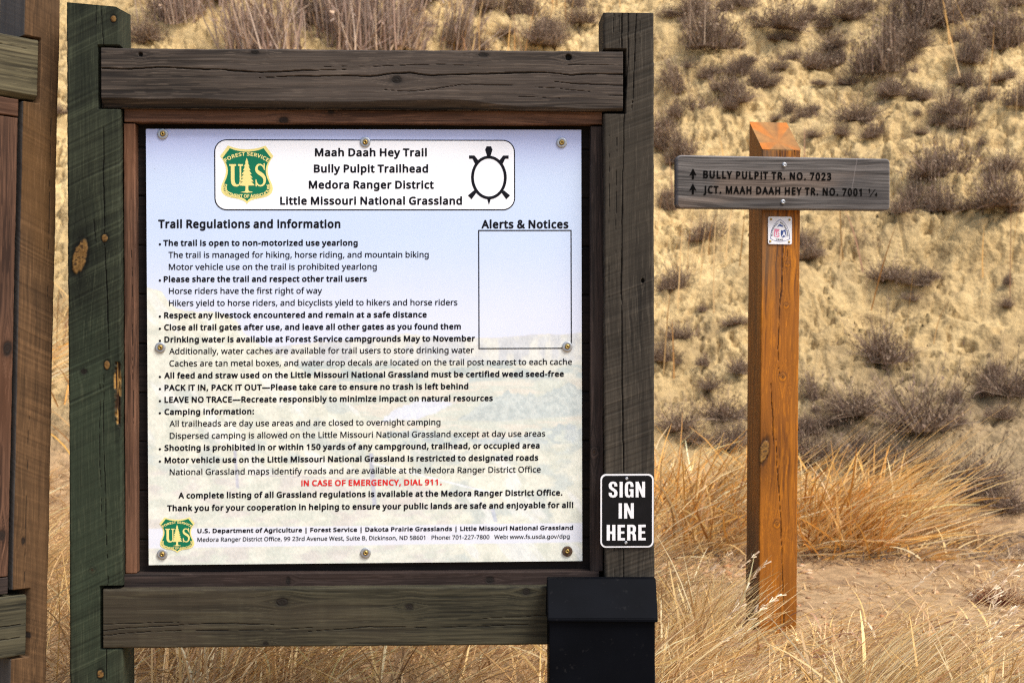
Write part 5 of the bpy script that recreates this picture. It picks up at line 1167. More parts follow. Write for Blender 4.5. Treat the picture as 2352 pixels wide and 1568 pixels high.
for (x, y) in ((1006, 990), (1178, 992), (1000, 1184), (1174, 1188)):
    p = mp_([(x, y)])[0]
    bolt('screw', marker, p[0], p[1], -0.0003, 0.0042, [M_BRASS, M_BRASS, M_INK], rb=0.003, depth=0.0008)

# ------------------------------------------------------------------ ground and hillside
def hill_base(x): return 7.75 + 0.25 * np.sin(x * 0.9 + 0.6) - 0.12 * np.clip(-x, 0, 6)
def terrain(x, y, detail=True):
    x = np.asarray(x, float); y = np.asarray(y, float)
    base = -0.5 * (1 - np.exp(-np.clip(5.1 - y, 0, 60) * 0.45))
    base = base + (fbm(x / 0.9, y / 0.9, 401, 3) - 0.5) * 0.03
    t = y - hill_base(x)
    h = 0.86 * (np.sqrt(t * t + 0.10) + t) / 2
    h = np.where(t > 14, 0.86 * 14 + (h - 0.86 * 14) * 0.25, h)
    if detail:
        w = smooth(-0.1, 1.2, t)
        wob = (fbm(x / 1.2, y / 1.2, 409, 3) - 0.5) * 0.5
        h = h + w * ((fbm(x / 2.0, y / 2.6, 402, 3) - 0.5) * 0.6 + np.abs(fbm(x / 1.1 + wob, y / 3.2, 403, 3) - 0.5) * 0.34
                     + (fbm(x / 0.8, h / 0.16 + x * 0.4, 404, 3) - 0.5) * 0.13)
    return base + h

def crumble(x, y):
    """height of the fine relief of the clay, measured along the slope's normal: clods, pits, ledges and drying cracks."""
    w = smooth(-0.1, 1.2, y - hill_base(x))
    wob = (fbm(x / 1.2, y / 1.2, 409, 3) - 0.5) * 0.5
    wx, wy = (fbm(x / 0.25, y / 0.25, 415, 2) - 0.5) * 0.12, (fbm(x / 0.25, y / 0.25, 416, 2) - 0.5) * 0.12
    d = (fbm(x / 0.26, y / 0.24, 405, 4) - 0.5) * 0.085 + (fbm((x + wx) / 0.085, (y + wy) / 0.075, 406, 3) - 0.5) * 0.075
    bl = 1 - np.abs(2 * fbm((x + wx) / 0.17, (y + wy) / 0.13, 417, 2) - 1)
    d = d - 0.03 * smooth(0.84, 0.97, bl) * smooth(0.36, 0.56, fbm(x / 0.8, y / 0.7, 418, 3))
    f1, f2 = worley((x + wx) / 0.21, (y + wy) / 0.17, 408)
    d = d - 0.05 * smooth(0.075, 0.0, f2 - f1) * smooth(0.36, 0.52, fbm(x / 1.3, y / 1.3, 410, 2))
    c1 = np.abs(fbm(x / 0.22, y / 0.085, 411, 3) - 0.5); c2 = np.abs(fbm(x / 0.14, y / 0.40, 412, 3) - 0.5)
    d = d - 0.075 * smooth(0.034, 0.0, c1) * smooth(0.36, 0.54, fbm(x / 0.7, y / 0.6, 413, 3)) - 0.05 * smooth(0.020, 0.0, c2) * smooth(0.52, 0.64, fbm(x / 0.9, y / 0.9, 414, 2))
    return w * d

def spaced(parts):
    return np.unique(np.concatenate([np.arange(a, b, s) for a, b, s in parts]).round(5))

def sheet(name, xs, ys, colf, mat, relief=False):
    X, Y = np.meshgrid(xs, ys)
    Z = terrain(X, Y)
    Y0 = Y
    if relief: D = crumble(X, Y); Y = Y - 0.60 * D; Z = Z + 0.78 * D
    i = (np.arange(len(ys) - 1)[:, None] * len(xs) + np.arange(len(xs) - 1)[None, :]).ravel()
    F = np.stack([i, i + 1, i + len(xs) + 1, i + len(xs)], -1)
    me = np_mesh(name, np.stack([X, Y, Z], -1).reshape(-1, 3), F, col=colf(X, Y0, Z).reshape(-1, 3))
    return tag(link_mesh(name, me, mat), kind='structure')

def ground_col(X, Y, Z):
    c = mixc(srgb(148, 120, 88), srgb(186, 156, 116), fbm(X / 0.5, Y / 0.5, 421, 4))
    c = mixc(c, srgb(120, 94, 70), smooth(0.55, 0.7, fbm(X / 0.12, Y / 0.10, 422, 4)) * 0.6)
    return c * 0.95
def hill_col(X, Y, Z):
    c = mixc(srgb(172, 147, 106), srgb(194, 168, 124), fbm(X / 0.6, Y / 0.4, 431, 4))
    c = mixc(c, srgb(206, 182, 138), smooth(0.52, 0.72, fbm(X / 0.25, Y / 0.16, 432, 4)) * 0.4)
    c = mixc(c, srgb(124, 102, 76), smooth(0.58, 0.72, fbm(X / 0.16, Y / 0.10, 433, 4)) * 0.3)
    c = mixc(c, srgb(104, 88, 66), smooth(0.54, 0.66, fbm(X / 1.1, Y / 0.9, 434, 4)) * 0.25)
    c = mixc(c, mixc(srgb(104, 90, 74), srgb(150, 130, 104), fbm(X / 0.12, Y / 0.08, 435, 4)), smooth(8.9, 8.0, Y + (fbm(X / 0.7, Y / 0.7, 436, 3) - 0.5) * 1.6) * 0.8)
    f = smooth(7.7, 8.1, Y)
    return mixc(ground_col(X, Y, Z), c * np.array((1.05, 1.04, 0.96)), f)
sheet('ground', spaced([(-60, -8, 1.5), (-8, -3, 0.25), (-3, 4, 0.022), (4, 10, 0.25), (10, 60.1, 1.5)]), spaced([(-60, 0, 1.5), (0, 4, 0.12), (4, 7.5, 0.022)]), ground_col, M_GROUND)
sheet('hillside', spaced([(-60, -10, 1.5), (-10, -4.5, 0.12), (-4.5, 5.6, 0.0135), (5.6, 10, 0.12), (10, 60.1, 1.5)]),
      spaced([(7.478, 7.5, 0.022), (7.5, 13.6, 0.0145), (13.6, 17, 0.1), (17, 60, 1.2)]), hill_col, M_HILL, True)

def hit(px, py):
    """first point of the terrain on the ray through a measured point."""
    d = px_ray(px, py)
    t = np.arange(3.5, 30, 0.01)
    x, y, z = d.x * t, d.y * t, EYE + d.z * t
    g = terrain(x, y)
    k = np.argmax(z < g)
    return float(x[k]), float(y[k]), float(g[k])

# ------------------------------------------------------------------ dry grass: bent tapering blades
def blades(base, length, az, th0, th1, width, col, levels=6):
    """base n x 3; az: heading of the lean; th0, th1: lean from upright at foot and tip."""
    n = len(base)
    t = np.linspace(0, 1, levels)[None, :]
    th = th0[:, None] + (th1 - th0)[:, None] * t ** 1.3
    st = length[:, None] / (levels - 1)
    r = np.cumsum(np.sin(th) * st, 1); z = np.cumsum(np.cos(th) * st, 1)
    r = np.concatenate([np.zeros((n, 1)), r[:, :-1]], 1); z = np.concatenate([np.zeros((n, 1)), z[:, :-1]], 1)
    wig = (rng.random((n, 1)) - 0.5) * 0.25
    a = az[:, None] + wig * t * 2
    P = np.stack([base[:, 0:1] + r * np.cos(a), base[:, 1:2] + r * np.sin(a), base[:, 2:3] + z], -1)
    sa = rng.random(n) * 0.9 - 0.45
    S = np.stack([np.cos(sa), np.sin(sa) * 0.6, np.zeros(n)], -1)[:, None, :]
    S = S * np.where(np.abs(np.cos(az)) > 0.5, 0.35, 1.0)[:, None, None] + np.array([0, 0, 0.75])[None, None, :] * np.where(np.abs(np.cos(az)) > 0.5, 1.0, 0.2)[:, None, None]
    w = width[:, None, None] * (1 - 0.85 * t[..., None] ** 3) / 2
    V = np.stack([P - S * w, P + S * w], 2).reshape(n, levels * 2, 3)
    k = np.arange(levels - 1) * 2
    q = np.stack([k, k + 1, k + 3, k + 2], -1)
    F = (np.arange(n)[:, None, None] * levels * 2 + q[None]).reshape(-1, 4)
    C = np.repeat(col[:, None, :], levels * 2, 1)
    return V.reshape(-1, 3), F, C.reshape(-1, 3)

def grass_object(name, label, sets, mat=None):
    Vs, Fs_, Cs, o = [], [], [], 0
    for V, F, C in sets:
        Vs.append(V); Fs_.append(F + o); Cs.append(C); o += len(V)
    me = np_mesh(name, np.vstack(Vs), np.vstack(Fs_), smooth=False, col=np.vstack(Cs))
    ob = link_mesh(name, me, mat or M_GRASS)
    return tag(ob, label, 'grass', kind='stuff')

def pick(cols, n, jit=0.18):
    cols = np.array([srgb(*c) for c in cols]); i = rng.integers(0, len(cols), n)
    return cols[i] * (1 + (rng.random((n, 1)) - 0.5) * 2 * jit)

GOLD = [(224, 172, 92), (236, 188, 112), (210, 150, 72), (216, 160, 84), (238, 204, 142), (184, 132, 70), (230, 196, 150)]
STRAW = [(234, 202, 141), (242, 216, 161), (214, 174, 111), (224, 188, 121), (204, 166, 113), (188, 150, 109), (244, 226, 181), (212, 178, 131)]
TAN = [(200, 164, 114), (214, 178, 124), (178, 142, 98), (164, 130, 94), (226, 196, 148), (188, 156, 116)]

def field(n, xr, yr, ln, th0, th1, wid, cols, az0=0.0, azs=0.9, mask=None):
    x = rng.uniform(*xr, n); y = rng.uniform(*yr, n)
    if mask is not None:
        k = mask(x, y) > rng.random(n); x, y = x[k], y[k]
    n = len(x)
    b = np.stack([x, y, terrain(x, y) - 0.01], -1)
    return blades(b, rng.uniform(*ln, n), az0 + rng.normal(0, azs, n), rng.uniform(*th0, n), rng.uniform(*th1, n), rng.uniform(*wid, n), pick(cols, n))

def clumps(cent, per, spread, ln, th0, th1, wid, cols, az0=0.0, azs=0.8):
    """bunches of blades; every bunch has its own heading, stoop, vigour and tone."""
    B, A, T, K, LN = [], [], [], [], []
    for (x, y) in cent:
        m = int(per * rng.uniform(0.6, 1.4))
        a = rng.random(m) * 2 * math.pi; r = spread * rng.uniform(0.6, 1.2) * np.sqrt(rng.random(m))
        B.append(np.stack([x + r * np.cos(a), y + r * np.sin(a)], -1))
        A.append(np.full(m, rng.normal(0, 0.35))); T.append(np.full(m, rng.normal(0, 0.16))); K.append(np.full(m, rng.uniform(0.72, 1.2))); LN.append(np.full(m, rng.uniform(0.75, 1.2)))
    B, A, T, K, LN = np.vstack(B), *(np.concatenate(q) for q in (A, T, K, LN))
    n = len(B)
    b = np.stack([B[:, 0], B[:, 1], terrain(B[:, 0], B[:, 1]) - 0.01], -1)
    # a few blades per bunch are broken and lie the other way
    az = az0 + A + rng.normal(0, azs, n); flip = rng.random(n) < 0.12; az = np.where(flip, rng.random(n) * 6.28, az)
    return blades(b, rng.uniform(*ln, n) * LN, az, np.clip(rng.uniform(*th0, n) + T, 0.05, 1.3), rng.uniform(*th1, n) + T, rng.uniform(*wid, n) * rng.uniform(0.6, 1.3, n), pick(cols, n, 0.25) * K[:, None])

def band(n, xr, yr, keep=None):
    out = []
    while len(out) < n:
        x, y = rng.uniform(*xr), rng.uniform(*yr)
        if keep is None or keep(x, y): out.append((x, y))
    return out

# golden bunch grass at the foot of the hill
gold = [clumps(band(22, (0.66, 1.20), (6.85, 7.75)), 62, 0.15, (0.32, 0.68), (0.35, 1.2), (0.9, 1.6), (0.007, 0.014), GOLD + GOLD + STRAW, 0.05, 0.85),
        clumps(band(26, (1.35, 1.95), (6.85, 7.6)), 62, 0.16, (0.30, 0.66), (0.4, 1.25), (0.9, 1.65), (0.007, 0.014), GOLD + GOLD + STRAW[:3], 0.05, 0.85),
        clumps(band(10, (1.8, 2.4), (6.9, 7.4)), 40, 0.12, (0.15, 0.35), (0.3, 0.9), (1.0, 1.9), (0.006, 0.011), TAN, 0.1, 0.8),
        clumps(band(44, (-3.0, 0.66), (6.6, 8.7)), 60, 0.17, (0.30, 0.60), (0.2, 0.9), (0.9, 1.7), (0.007, 0.014), GOLD + STRAW + TAN, 0.2, 0.8),
        field(2600, (0.6, 2.3), (6.7, 7.8), (0.15, 0.35), (0.8, 1.4), (1.3, 1.8), (0.006, 0.012), GOLD + STRAW + TAN, 0.05, 0.9, lambda x, y: smooth(0.4, 0.6, fbm(x / 0.4, y / 0.4, 455, 2)) * smooth(2.4, 1.9, x)),
        field(70, (1.2, 1.8), (6.7, 7.3), (0.7, 1.05), (0.55, 0.95), (0.75, 1.15), (0.005, 0.008), [(232, 200, 140), (222, 178, 112)], 0.05, 0.25)]
grass_object('golden_grass', 'golden orange bunch grass leaning over at the foot of the clay slope', gold)

def plumed(n, xr, yr, ln, th0, th1):
    """tall single stalks with a loose seed head at the tip."""
    x = rng.uniform(*xr, n); y = rng.uniform(*yr, n)
    V, F, C = blades(np.stack([x, y, terrain(x, y) - 0.01], -1), rng.uniform(*ln, n), rng.normal(0.05, 0.25, n), rng.uniform(*th0, n), rng.uniform(*th1, n), rng.uniform(0.003, 0.0045, n), pick([(242, 218, 172), (230, 198, 146)], n), 9)
    P = V.reshape(n, 9, 2, 3).mean(2)
    out = [(V, F, C)]
    m = 16
    i = np.repeat(np.arange(n), m); t = rng.uniform(6.2, 8.0, n * m); k = np.minimum(t.astype(int), 7); f = (t - k)[:, None]
    c = P[i, k] * (1 - f) + P[i, k + 1] * f
    d = P[i, 8] - P[i, 6]; d = d / np.linalg.norm(d, axis=1, keepdims=True) + rng.normal(0, 0.28, (n * m, 3)); L = rng.uniform(0.012, 0.028, (n * m, 1)); W = rng.uniform(0.0015, 0.003, (n * m, 1))
    s = np.cross(d, rng.normal(0, 1, (n * m, 3))); s /= np.linalg.norm(s, axis=1, keepdims=True)
    Q = np.stack([c - s * W * 0.4, c + s * W * 0.4, c + d * L + s * W, c + d * L - s * W], 1).reshape(-1, 3)
    out.append((Q, np.arange(n * m * 4).reshape(-1, 4), np.repeat(pick([(226, 204, 172), (196, 168, 140), (240, 222, 190)], n * m), 4, 0)))
    return out

# pale straw grass near the signpost and in the lower right
near = [clumps(band(20, (0.42, 0.78), (4.5, 5.3)), 50, 0.12, (0.18, 0.40), (0.35, 0.95), (0.6, 1.25), (0.0045, 0.009), STRAW, 0.1, 0.5),
        clumps(band(16, (0.66, 1.05), (4.35, 4.75)), 55, 0.11, (0.06, 0.16), (0.5, 1.1), (0.8, 1.5), (0.0045, 0.009), STRAW, 0.1, 0.5),
        clumps(band(20, (1.0, 1.6), (4.35, 4.9)), 55, 0.12, (0.18, 0.40), (0.5, 1.05), (0.75, 1.4), (0.0045, 0.010), STRAW, 0.1, 0.45),
        clumps(band(6, (0.45, 0.85), (5.3, 6.0)), 26, 0.12, (0.15, 0.32), (0.3, 0.8), (0.6, 1.3), (0.004, 0.008), STRAW, 0.1, 0.5),
        clumps([(1.0, 4.97), (1.06, 5.0), (0.93, 5.0), (1.12, 5.05), (0.86, 5.06), (1.0, 4.9)], 50, 0.07, (0.04, 0.10), (0.3, 1.1), (1.2, 2.1), (0.004, 0.009), STRAW + [(160, 112, 92)], 0.1, 1.0),
        field(40, (0.45, 1.9), (4.3, 5.3), (0.3, 0.5), (0.5, 0.9), (0.7, 1.2), (0.003, 0.005), STRAW, 0.05, 0.3, lambda x, y: 1.0 * (np.abs(x - 0.9) > 0.2)),
        field(500, (0.5, 2.0), (4.3, 5.6), (0.08, 0.20), (0.5, 1.2), (1.3, 2.2), (0.007, 0.012), [(190, 150, 122), (170, 124, 100), (228, 206, 174), (150, 110, 88)], 0.1, 1.0, lambda x, y: smooth(5.5, 4.6, y) * smooth(2.1, 1.3, x)),
        field(3000, (0.42, 1.9), (4.3, 5.4), (0.10, 0.24), (0.7, 1.3), (1.2, 1.8), (0.003, 0.007), STRAW, 0.1, 0.9, lambda x, y: smooth(5.4, 4.8, y) * smooth(2.0, 1.5, x)),
        field(11000, (0.4, 3.2), (4.2, 6.7), (0.04, 0.14), (1.0, 1.5), (1.3, 1.8), (0.003, 0.006), TAN, 0.0, 1.8, lambda x, y: smooth(0.38, 0.56, fbm(x / 0.35, y / 0.25, 451, 3)) * 0.85 + 0.10),
        field(5000, (0.6, 3.2), (6.4, 7.3), (0.04, 0.16), (0.6, 1.5), (1.2, 1.8), (0.004, 0.008), [(150, 128, 104), (126, 106, 88), (176, 150, 116), (104, 88, 76)], 0.0, 1.8, lambda x, y: smooth(0.40, 0.6, fbm(x / 0.5, y / 0.3, 452, 3)) * smooth(6.4, 6.8, y))]
near += plumed(34, (1.02, 1.75), (4.35, 4.8), (0.5, 0.85), (0.6, 0.95), (0.8, 1.2)) + plumed(9, (0.44, 0.66), (4.5, 5.0), (0.35, 0.5), (0.4, 0.8), (0.7, 1.2))
grass_object('straw_grass', 'pale straw coloured grass blown sideways round the foot of the signpost', near)
# tangled grass under and between the kiosks
mid = [clumps(band(150, (-2.6, 0.42), (4.5, 6.8)), 52, 0.16, (0.26, 0.52), (0.35, 1.1), (0.9, 1.6), (0.0045, 0.010), STRAW + TAN, 0.1, 0.7),
       field(12000, (-2.6, 0.5), (4.3, 7.6), (0.12, 0.30), (0.6, 1.4), (1.2, 1.9), (0.003, 0.007), TAN, 0.0, 1.6)]
grass_object('tangled_grass', 'tangled tan grass under the bottom rail and between the two kiosks', mid)
# thin litter and weeds on the slope
def on_slope(n, seed, lo=7.7, hi=13.2, thr=(0.46, 0.62)):
    r2 = np.random.default_rng(seed)
    x = r2.uniform(-4.4, 5.4, n); y = r2.uniform(lo, hi, n)
    k = smooth(*thr, fbm(x / 0.9, y / 0.8, seed, 3)) > r2.random(n)
    return x[k], y[k]
x, y = on_slope(9000, 461, thr=(0.52, 0.66)); n = len(x)
wd1 = blades(np.stack([x, y, terrain(x, y) - 0.01], -1), rng.uniform(0.05, 0.16, n), rng.random(n) * 6.28, rng.uniform(0.1, 0.9, n), rng.uniform(0.4, 1.6, n), rng.uniform(0.003, 0.007, n), pick([(118, 104, 88), (136, 120, 102), (98, 86, 74), (150, 132, 108)], n))
x, y = on_slope(1700, 463, 8.9, 13.2); n = len(x)
wd2 = blades(np.stack([x, y, terrain(x, y) - 0.01], -1), rng.uniform(0.3, 0.75, n), rng.normal(0.2, 0.9, n), rng.uniform(0.05, 0.5, n), rng.uniform(0.2, 1.0, n), rng.uniform(0.006, 0.011, n), pick([(196, 150, 84), (176, 128, 72), (150, 112, 84), (206, 170, 116)], n))
grass_object('slope_weeds', 'thin dry weeds and litter scattered over the clay slope', [wd1, wd2])

# ------------------------------------------------------------------ pebbles on the bare dirt
def pebbles():
    bm = bmesh.new(); bmesh.ops.create_icosphere(bm, subdivisions=1, radius=1)
    V0 = np.array([v.co[:] for v in bm.verts]); F0 = np.array([[v.index for v in f.verts] for f in bm.faces]); bm.free()
    Vs, Fs_, Cs = [], [], []
    spots = [(rng.uniform(0.5, 1.35), rng.uniform(6.25, 6.75)) for _ in range(260)] + [(rng.uniform(0.4, 3.4), rng.uniform(4.3, 6.9)) for _ in range(420)]
    for i, (x, y) in enumerate(spots):
        r = rng.uniform(0.004, 0.016) * (1.4 if i < 260 else 1.0)
        V = V0 * (1 + (rng.random((len(V0), 1)) - 0.5) * 0.4) * np.array([rng.uniform(0.8, 1.4), rng.uniform(0.7, 1.2), rng.uniform(0.45, 0.8)]) * r
        Vs.append(V + np.array([x, y, float(terrain(x, y)) + r * 0.2])); Fs_.append(F0 + i * len(V0)); Cs.append(np.repeat(pick([(166, 130, 96), (182, 144, 108), (140, 112, 90), (190, 160, 128), (170, 116, 78)], 1), len(V0), 0))
    me = np_mesh('gravel', np.vstack(Vs), np.vstack(Fs_), smooth=False, col=np.vstack(Cs))
    tag(link_mesh('gravel', me, M_STONE), 'small tan and orange pebbles on the dirt strip behind the kiosk', 'gravel', kind='stuff')
pebbles()

# ------------------------------------------------------------------ shrubs
def shrub_mesh(name, seed, tw=420, upright=0.55, wide=1.0, leaf=900, tone=0):
    g = np.random.default_rng(seed)
    palette = np.array([srgb(*c) for c in ([(128, 107, 88), (150, 128, 107), (104, 87, 71), (168, 147, 124), (134, 112, 99), (116, 97, 80)] if tone == 0 else
                        [(166, 146, 130), (180, 160, 142), (144, 124, 112), (190, 162, 134), (160, 134, 118)] if tone == 1 else [(92, 36, 26), (112, 48, 32), (70, 34, 26), (130, 84, 56)])])
    az = g.random(tw) * 2 * math.pi
    el = np.arcsin(np.clip(g.normal(upright, 0.3, tw), 0.05, 1))
    L = g.uniform(0.5, 1.05, tw)
    lv = 5
    t = np.linspace(0, 1, lv)[None, :]
    az2 = az[:, None] + g.normal(0, 0.5, (tw, 1)) * t
    el2 = el[:, None] + g.normal(0.1, 0.35, (tw, 1)) * t
    st = L[:, None] / (lv - 1)
    D = np.stack([np.cos(el2) * np.cos(az2) * wide, np.cos(el2) * np.sin(az2) * wide, np.sin(el2)], -1) * st[..., None]
    nl = 5
    lo = np.stack([g.uniform(-0.55, 0.55, nl), g.uniform(-0.4, 0.4, nl)], -1); lk = g.uniform(0.45, 1.0, nl); li = g.integers(0, nl, tw)
    D = D * lk[li][:, None, None]
    long_ = g.random(tw) < 0.18
    D = D * np.where(long_, 1.5, 1.0)[:, None, None]
    b0 = np.stack([lo[li, 0] + g.normal(0, 0.12, tw), lo[li, 1] + g.normal(0, 0.12, tw), np.full(tw, -0.03)], -1)
    P = b0[:, None, :] + np.concatenate([np.zeros((tw, 1, 3)), np.cumsum(D, 1)[:, :-1]], 1)
    S = g.normal(0, 1, (tw, 1, 3)); S /= np.linalg.norm(S, axis=2, keepdims=True)
    w = 0.020 * (1 - 0.7 * t[..., None])
    V = np.stack([P - S * w / 2, P + S * w / 2], 2).reshape(-1, 3)
    k = np.arange(lv - 1) * 2; q = np.stack([k, k + 1, k + 3, k + 2], -1)
    F = (np.arange(tw)[:, None, None] * lv * 2 + q[None]).reshape(-1, 4)
    C = np.repeat(palette[g.integers(0, len(palette), tw)] * g.uniform(0.75, 1.2, (tw, 1)), lv * 2, 0)
    # small seed heads and side twigs along the outer half of the stems
    i = g.integers(0, tw, leaf); j = g.integers(2, lv, leaf)
    c = P[i, j] + g.normal(0, 0.035, (leaf, 3))
    a = g.normal(0, 1, (leaf, 3)); a /= np.linalg.norm(a, axis=1, keepdims=True); a[:, 2] = np.abs(a[:, 2]) * 0.8 + 0.2
    bb_ = np.cross(a, g.normal(0, 1, (leaf, 3))); bb_ /= np.linalg.norm(bb_, axis=1, keepdims=True)
    la = g.uniform(0.025, 0.075, (leaf, 1)); lb = g.uniform(0.006, 0.015, (leaf, 1))
    Q = np.stack([c - bb_ * lb, c + bb_ * lb, c + a * la + bb_ * lb * 0.6, c + a * la - bb_ * lb * 0.6], 1).reshape(-1, 3)
    F2 = (np.arange(leaf)[:, None] * 4 + np.arange(4)[None, :]) + len(V)
    C2 = np.repeat(palette[g.integers(0, len(palette), leaf)] * g.uniform(0.8, 1.2, (leaf, 1)), 4, 0)
    return np_mesh(name, np.vstack([V, Q]), np.vstack([F, F2]), smooth=False, col=np.vstack([C, C2]))

PROTO = {
    'round': [shrub_mesh('shrub', 501, 620, 0.55), shrub_mesh('shrub', 502, 600, 0.6), shrub_mesh('shrub', 503, 500, 0.5, leaf=700)],
    'low': [shrub_mesh('shrub', 511, 600, 0.28, 1.25), shrub_mesh('shrub', 512, 620, 0.33, 1.15)],
    'tall': [shrub_mesh('shrub', 521, 380, 0.82, 0.75), shrub_mesh('shrub', 522, 420, 0.85, 0.7)],
    'brush': [shrub_mesh('shrub', 531, 520, 0.88, 0.7, 300, 1), shrub_mesh('shrub', 532, 560, 0.85, 0.75, 300, 1)],
    'red': [shrub_mesh('shrub', 541, 420, 0.35, 1.1, 500, 2)]}
for k_ in PROTO:
    for m_ in PROTO[k_]: m_.materials.append(M_TWIG)
_cnt = {k_: 0 for k_ in PROTO}
def shrub(px, py, wpx, kind, label, group='dry shrubs on the clay slope', name='shrub'):
    x, y, z = hit(px, py)
    me = PROTO[kind][_cnt[kind] % len(PROTO[kind])]; _cnt[kind] += 1
    o = bpy.data.objects.new(name, me); COL.objects.link(o)
    rad = wpx / FPX * y / 2
    k = {'round': 1.15, 'low': 0.95, 'tall': 1.5, 'brush': 1.5, 'red': 1.0}[kind]
    s = rad * k * 1.32
    o.location = (x, y + rad * 0.15, float(terrain(x, y + rad * 0.15)))
    hgt = {'round': 1.3, 'low': 1.55, 'tall': 1.25, 'brush': 1.3, 'red': 0.9}[kind]
    o.scale = (s, s, s * hgt)
    o.rotation_euler = (random.uniform(-0.15, 0.15) + 0.12, random.uniform(-0.15, 0.15), random.random() * 6.28)
    return tag(o, label, 'shrub', group)

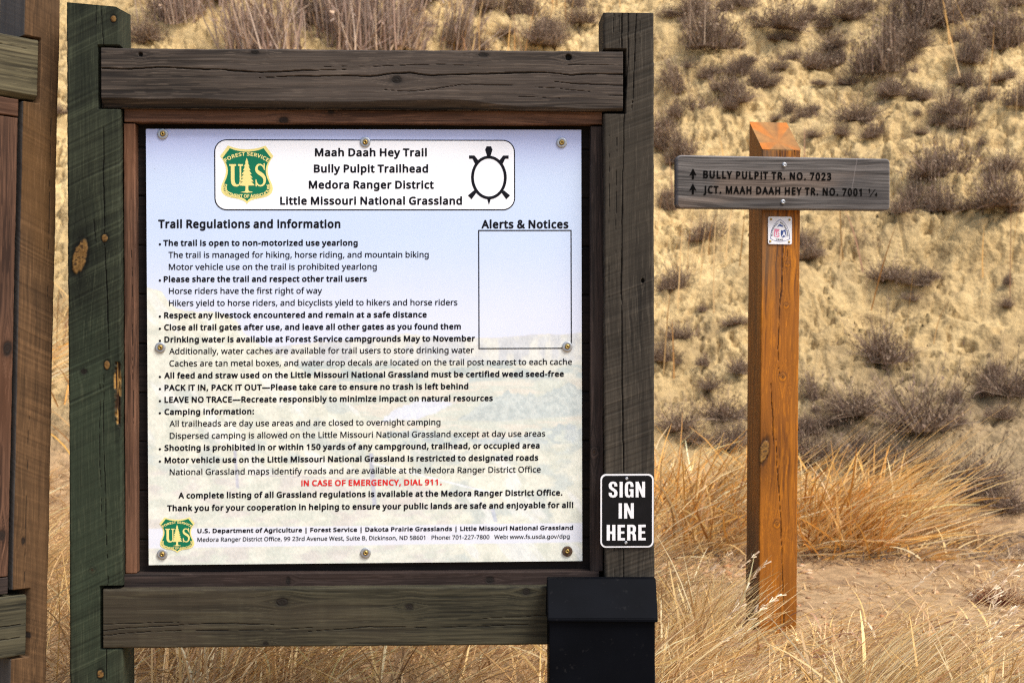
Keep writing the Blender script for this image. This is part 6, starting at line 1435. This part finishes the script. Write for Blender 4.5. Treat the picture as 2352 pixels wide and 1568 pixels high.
NAMED = [
    (1884, 165, 92, 'round', 'dark round shrub above the trail board, just right of the orange post top'),
    (2004, 176, 120, 'tall', 'tall dark bushy shrub with golden stalks, high above the right end of the trail board'),
    (2059, 226, 70, 'round', 'small rounded mauve cushion shrub alone on pale clay above the right end of the board'),
    (1976, 276, 105, 'low', 'low spreading shrub directly above the right half of the trail board'),
    (2226, 155, 80, 'tall', 'narrow dark shrub near the upper right, left of a pale clay streak'),
    (2213, 268, 95, 'round', 'loose grey shrub on the right slope above the biggest dark clump beside the board'),
    (2201, 192, 50, 'low', 'tiny flat shrub on the right slope between two larger dark shrubs'),
    (2296, 188, 48, 'low', 'tiny shrub at the right edge of the photo beneath the tall edge bushes'),
    (2333, 245, 60, 'tall', 'small upright shrub cut by the right edge of the photo, level with the board top'),
    (2176, 405, 140, 'round', 'large dark shrub just right of the board, level with its upper edge'),
    (2300, 400, 80, 'round', 'medium shrub near the right edge, level with the upper edge of the board'),
    (2153, 288, 60, 'low', 'flat little shrub above the large dark one right of the board'),
    (1779, 80, 120, 'round', 'big dark shrub at the top of the slope above the orange post'),
    (2076, 70, 140, 'tall', 'tall bushy shrub at the top edge of the photo, middle of the right slope'),
    (1939, 50, 100, 'round', 'dark shrub touching the top edge above the right half of the board'),
    (2326, 110, 110, 'tall', 'tall dark shrub in the upper right corner'),
    (2125, 112, 95, 'round', 'rounded shrub below the tall bushes of the upper slope, right of the board'),
    (1790, 165, 62, 'low', 'low dark tuft a little above the orange post top'),
    (2200, 60, 130, 'round', 'dense dark shrub at the top edge near the upper right corner'),
    (1627, 556, 85, 'round', 'dark shrub with a pale bent twig, under the left end of the trail board'),
    (1556, 672, 95, 'round', 'fuzzy grey shrub against the kiosk post, level with the upper orange post'),
    (1571, 778, 78, 'low', 'sparse dark shrub on bare clay between the kiosk post and the orange post'),
    (1684, 752, 60, 'low', 'thin little shrub half hidden by the left side of the orange post'),
    (1865, 596, 85, 'low', 'spiky shrub touching the right side of the orange post below the board'),
    (1995, 578, 52, 'round', 'small shrub under the board with yellow stalks before it'),
    (2085, 494, 80, 'round', 'dark shrub tucked against the lower right corner of the trail board'),
    (2295, 484, 130, 'round', 'wide dark shrub at the right edge, level with the lower edge of the board'),
    (2171, 490, 80, 'tall', 'grey upright shrub between the board corner and the right edge'),
    (2040, 655, 104, 'low', 'domed dark shrub on bare clay a little right of the orange post middle'),
    (2085, 694, 44, 'round', 'tiny shrub just below the domed shrub on bare clay'),
    (2040, 826, 130, 'round', 'largest round dark shrub in the middle of the bare cracked clay'),
    (2302, 712, 38, 'round', 'tiny dark tuft alone on bare clay at the right edge'),
    (2306, 905, 140, 'low', 'wide low shrub at the right edge below the bare clay'),
    (1957, 956, 150, 'low', 'low brown shrub right of the orange post above the golden grass'),
    (2145, 1000, 205, 'low', 'broadest dark shrub mat low on the right slope'),
    (2287, 960, 65, 'round', 'small dark shrub between the broad mat and the right edge'),
    (1672, 966, 120, 'low', 'low dark shrub left of the orange post above the golden grass'),
    (1571, 992, 110, 'low', 'low grey shrub beside the kiosk post above the golden grass'),
    (1878, 1066, 150, 'low', 'grey shrub right of the orange post at the top of the golden grass'),
    (1995, 1075, 130, 'low', 'grey twiggy shrub behind the golden grass, below the low brown shrub'),
    (2103, 1080, 130, 'low', 'dark shrub behind the golden grass, under the broad shrub mat'),
    (2220, 1130, 170, 'low', 'dark spreading shrub at the right end of the golden grass'),
    (2300, 1168, 130, 'low', 'dark shrub near the right edge at the foot of the slope'),
    (690, 135, 230, 'brush', 'tall pinkish grey brush above the left half of the kiosk top rail'),
    (850, 138, 250, 'brush', 'widest tall pinkish grey brush above the middle of the kiosk top rail'),
    (975, 130, 170, 'brush', 'tall pinkish grey brush at the right end of the brush row above the top rail'),
    (1097, 116, 60, 'round', 'small dark shrub just above the top rail, right of the tall brush'),
    (1265, 118, 100, 'round', 'dark round shrub above the right part of the top rail'),
    (1210, 40, 90, 'tall', 'brown shrub at the top edge above the right part of the top rail'),
    (1330, 60, 80, 'round', 'dark shrub at the top edge left of the right kiosk post'),
    (420, 60, 130, 'brush', 'grey brush above the left end of the top rail'),
    (330, 90, 80, 'round', 'brown shrub beside the top of the green post'),
    (1075, 20, 110, 'round', 'dark shrub cut by the top edge above the middle of the kiosk'),
    (1560, 215, 80, 'tall', 'upright brown shrub right of the top of the grey kiosk post'),
    (1640, 115, 110, 'tall', 'tall twiggy shrub near the top edge between the kiosk post and the orange post'),
    (1600, 262, 90, 'round', 'dark shrub between the kiosk post and the trail board, above its left end'),
    (1705, 245, 80, 'round', 'shrub behind the left shoulder of the orange post top'),
    (1545, 345, 80, 'tall', 'upright shrub touching the kiosk post above the left end of the board'),
    (1590, 40, 90, 'round', 'dark shrub at the top edge right of the grey kiosk post'),
    (143, 265, 50, 'round', 'small dark shrub in the gap between the two kiosks'),
    (2306, 1392, 120, 'red', 'dark red low weed at the right edge on the dirt'),
]
for a in NAMED: shrub(*a)
r3 = random.Random(99)
small = 0
while small < 150:
    px, py = r3.uniform(285, 2340), r3.uniform(5, 1100)
    if (px < 1505 and py > 125): continue
    dens = 0.9 if py < 330 else 0.35 if py < 900 else 0.7
    if r3.random() > dens: continue
    if 1850 < px < 2280 and 520 < py < 900 and r3.random() < 0.75: continue
    shrub(px, py, r3.uniform(26, 78), r3.choice(['round', 'low', 'low', 'tall']), 'small dry grey brown tuft on the clay slope', 'small dry tufts scattered on the slope', 'dry_tuft')
    small += 1
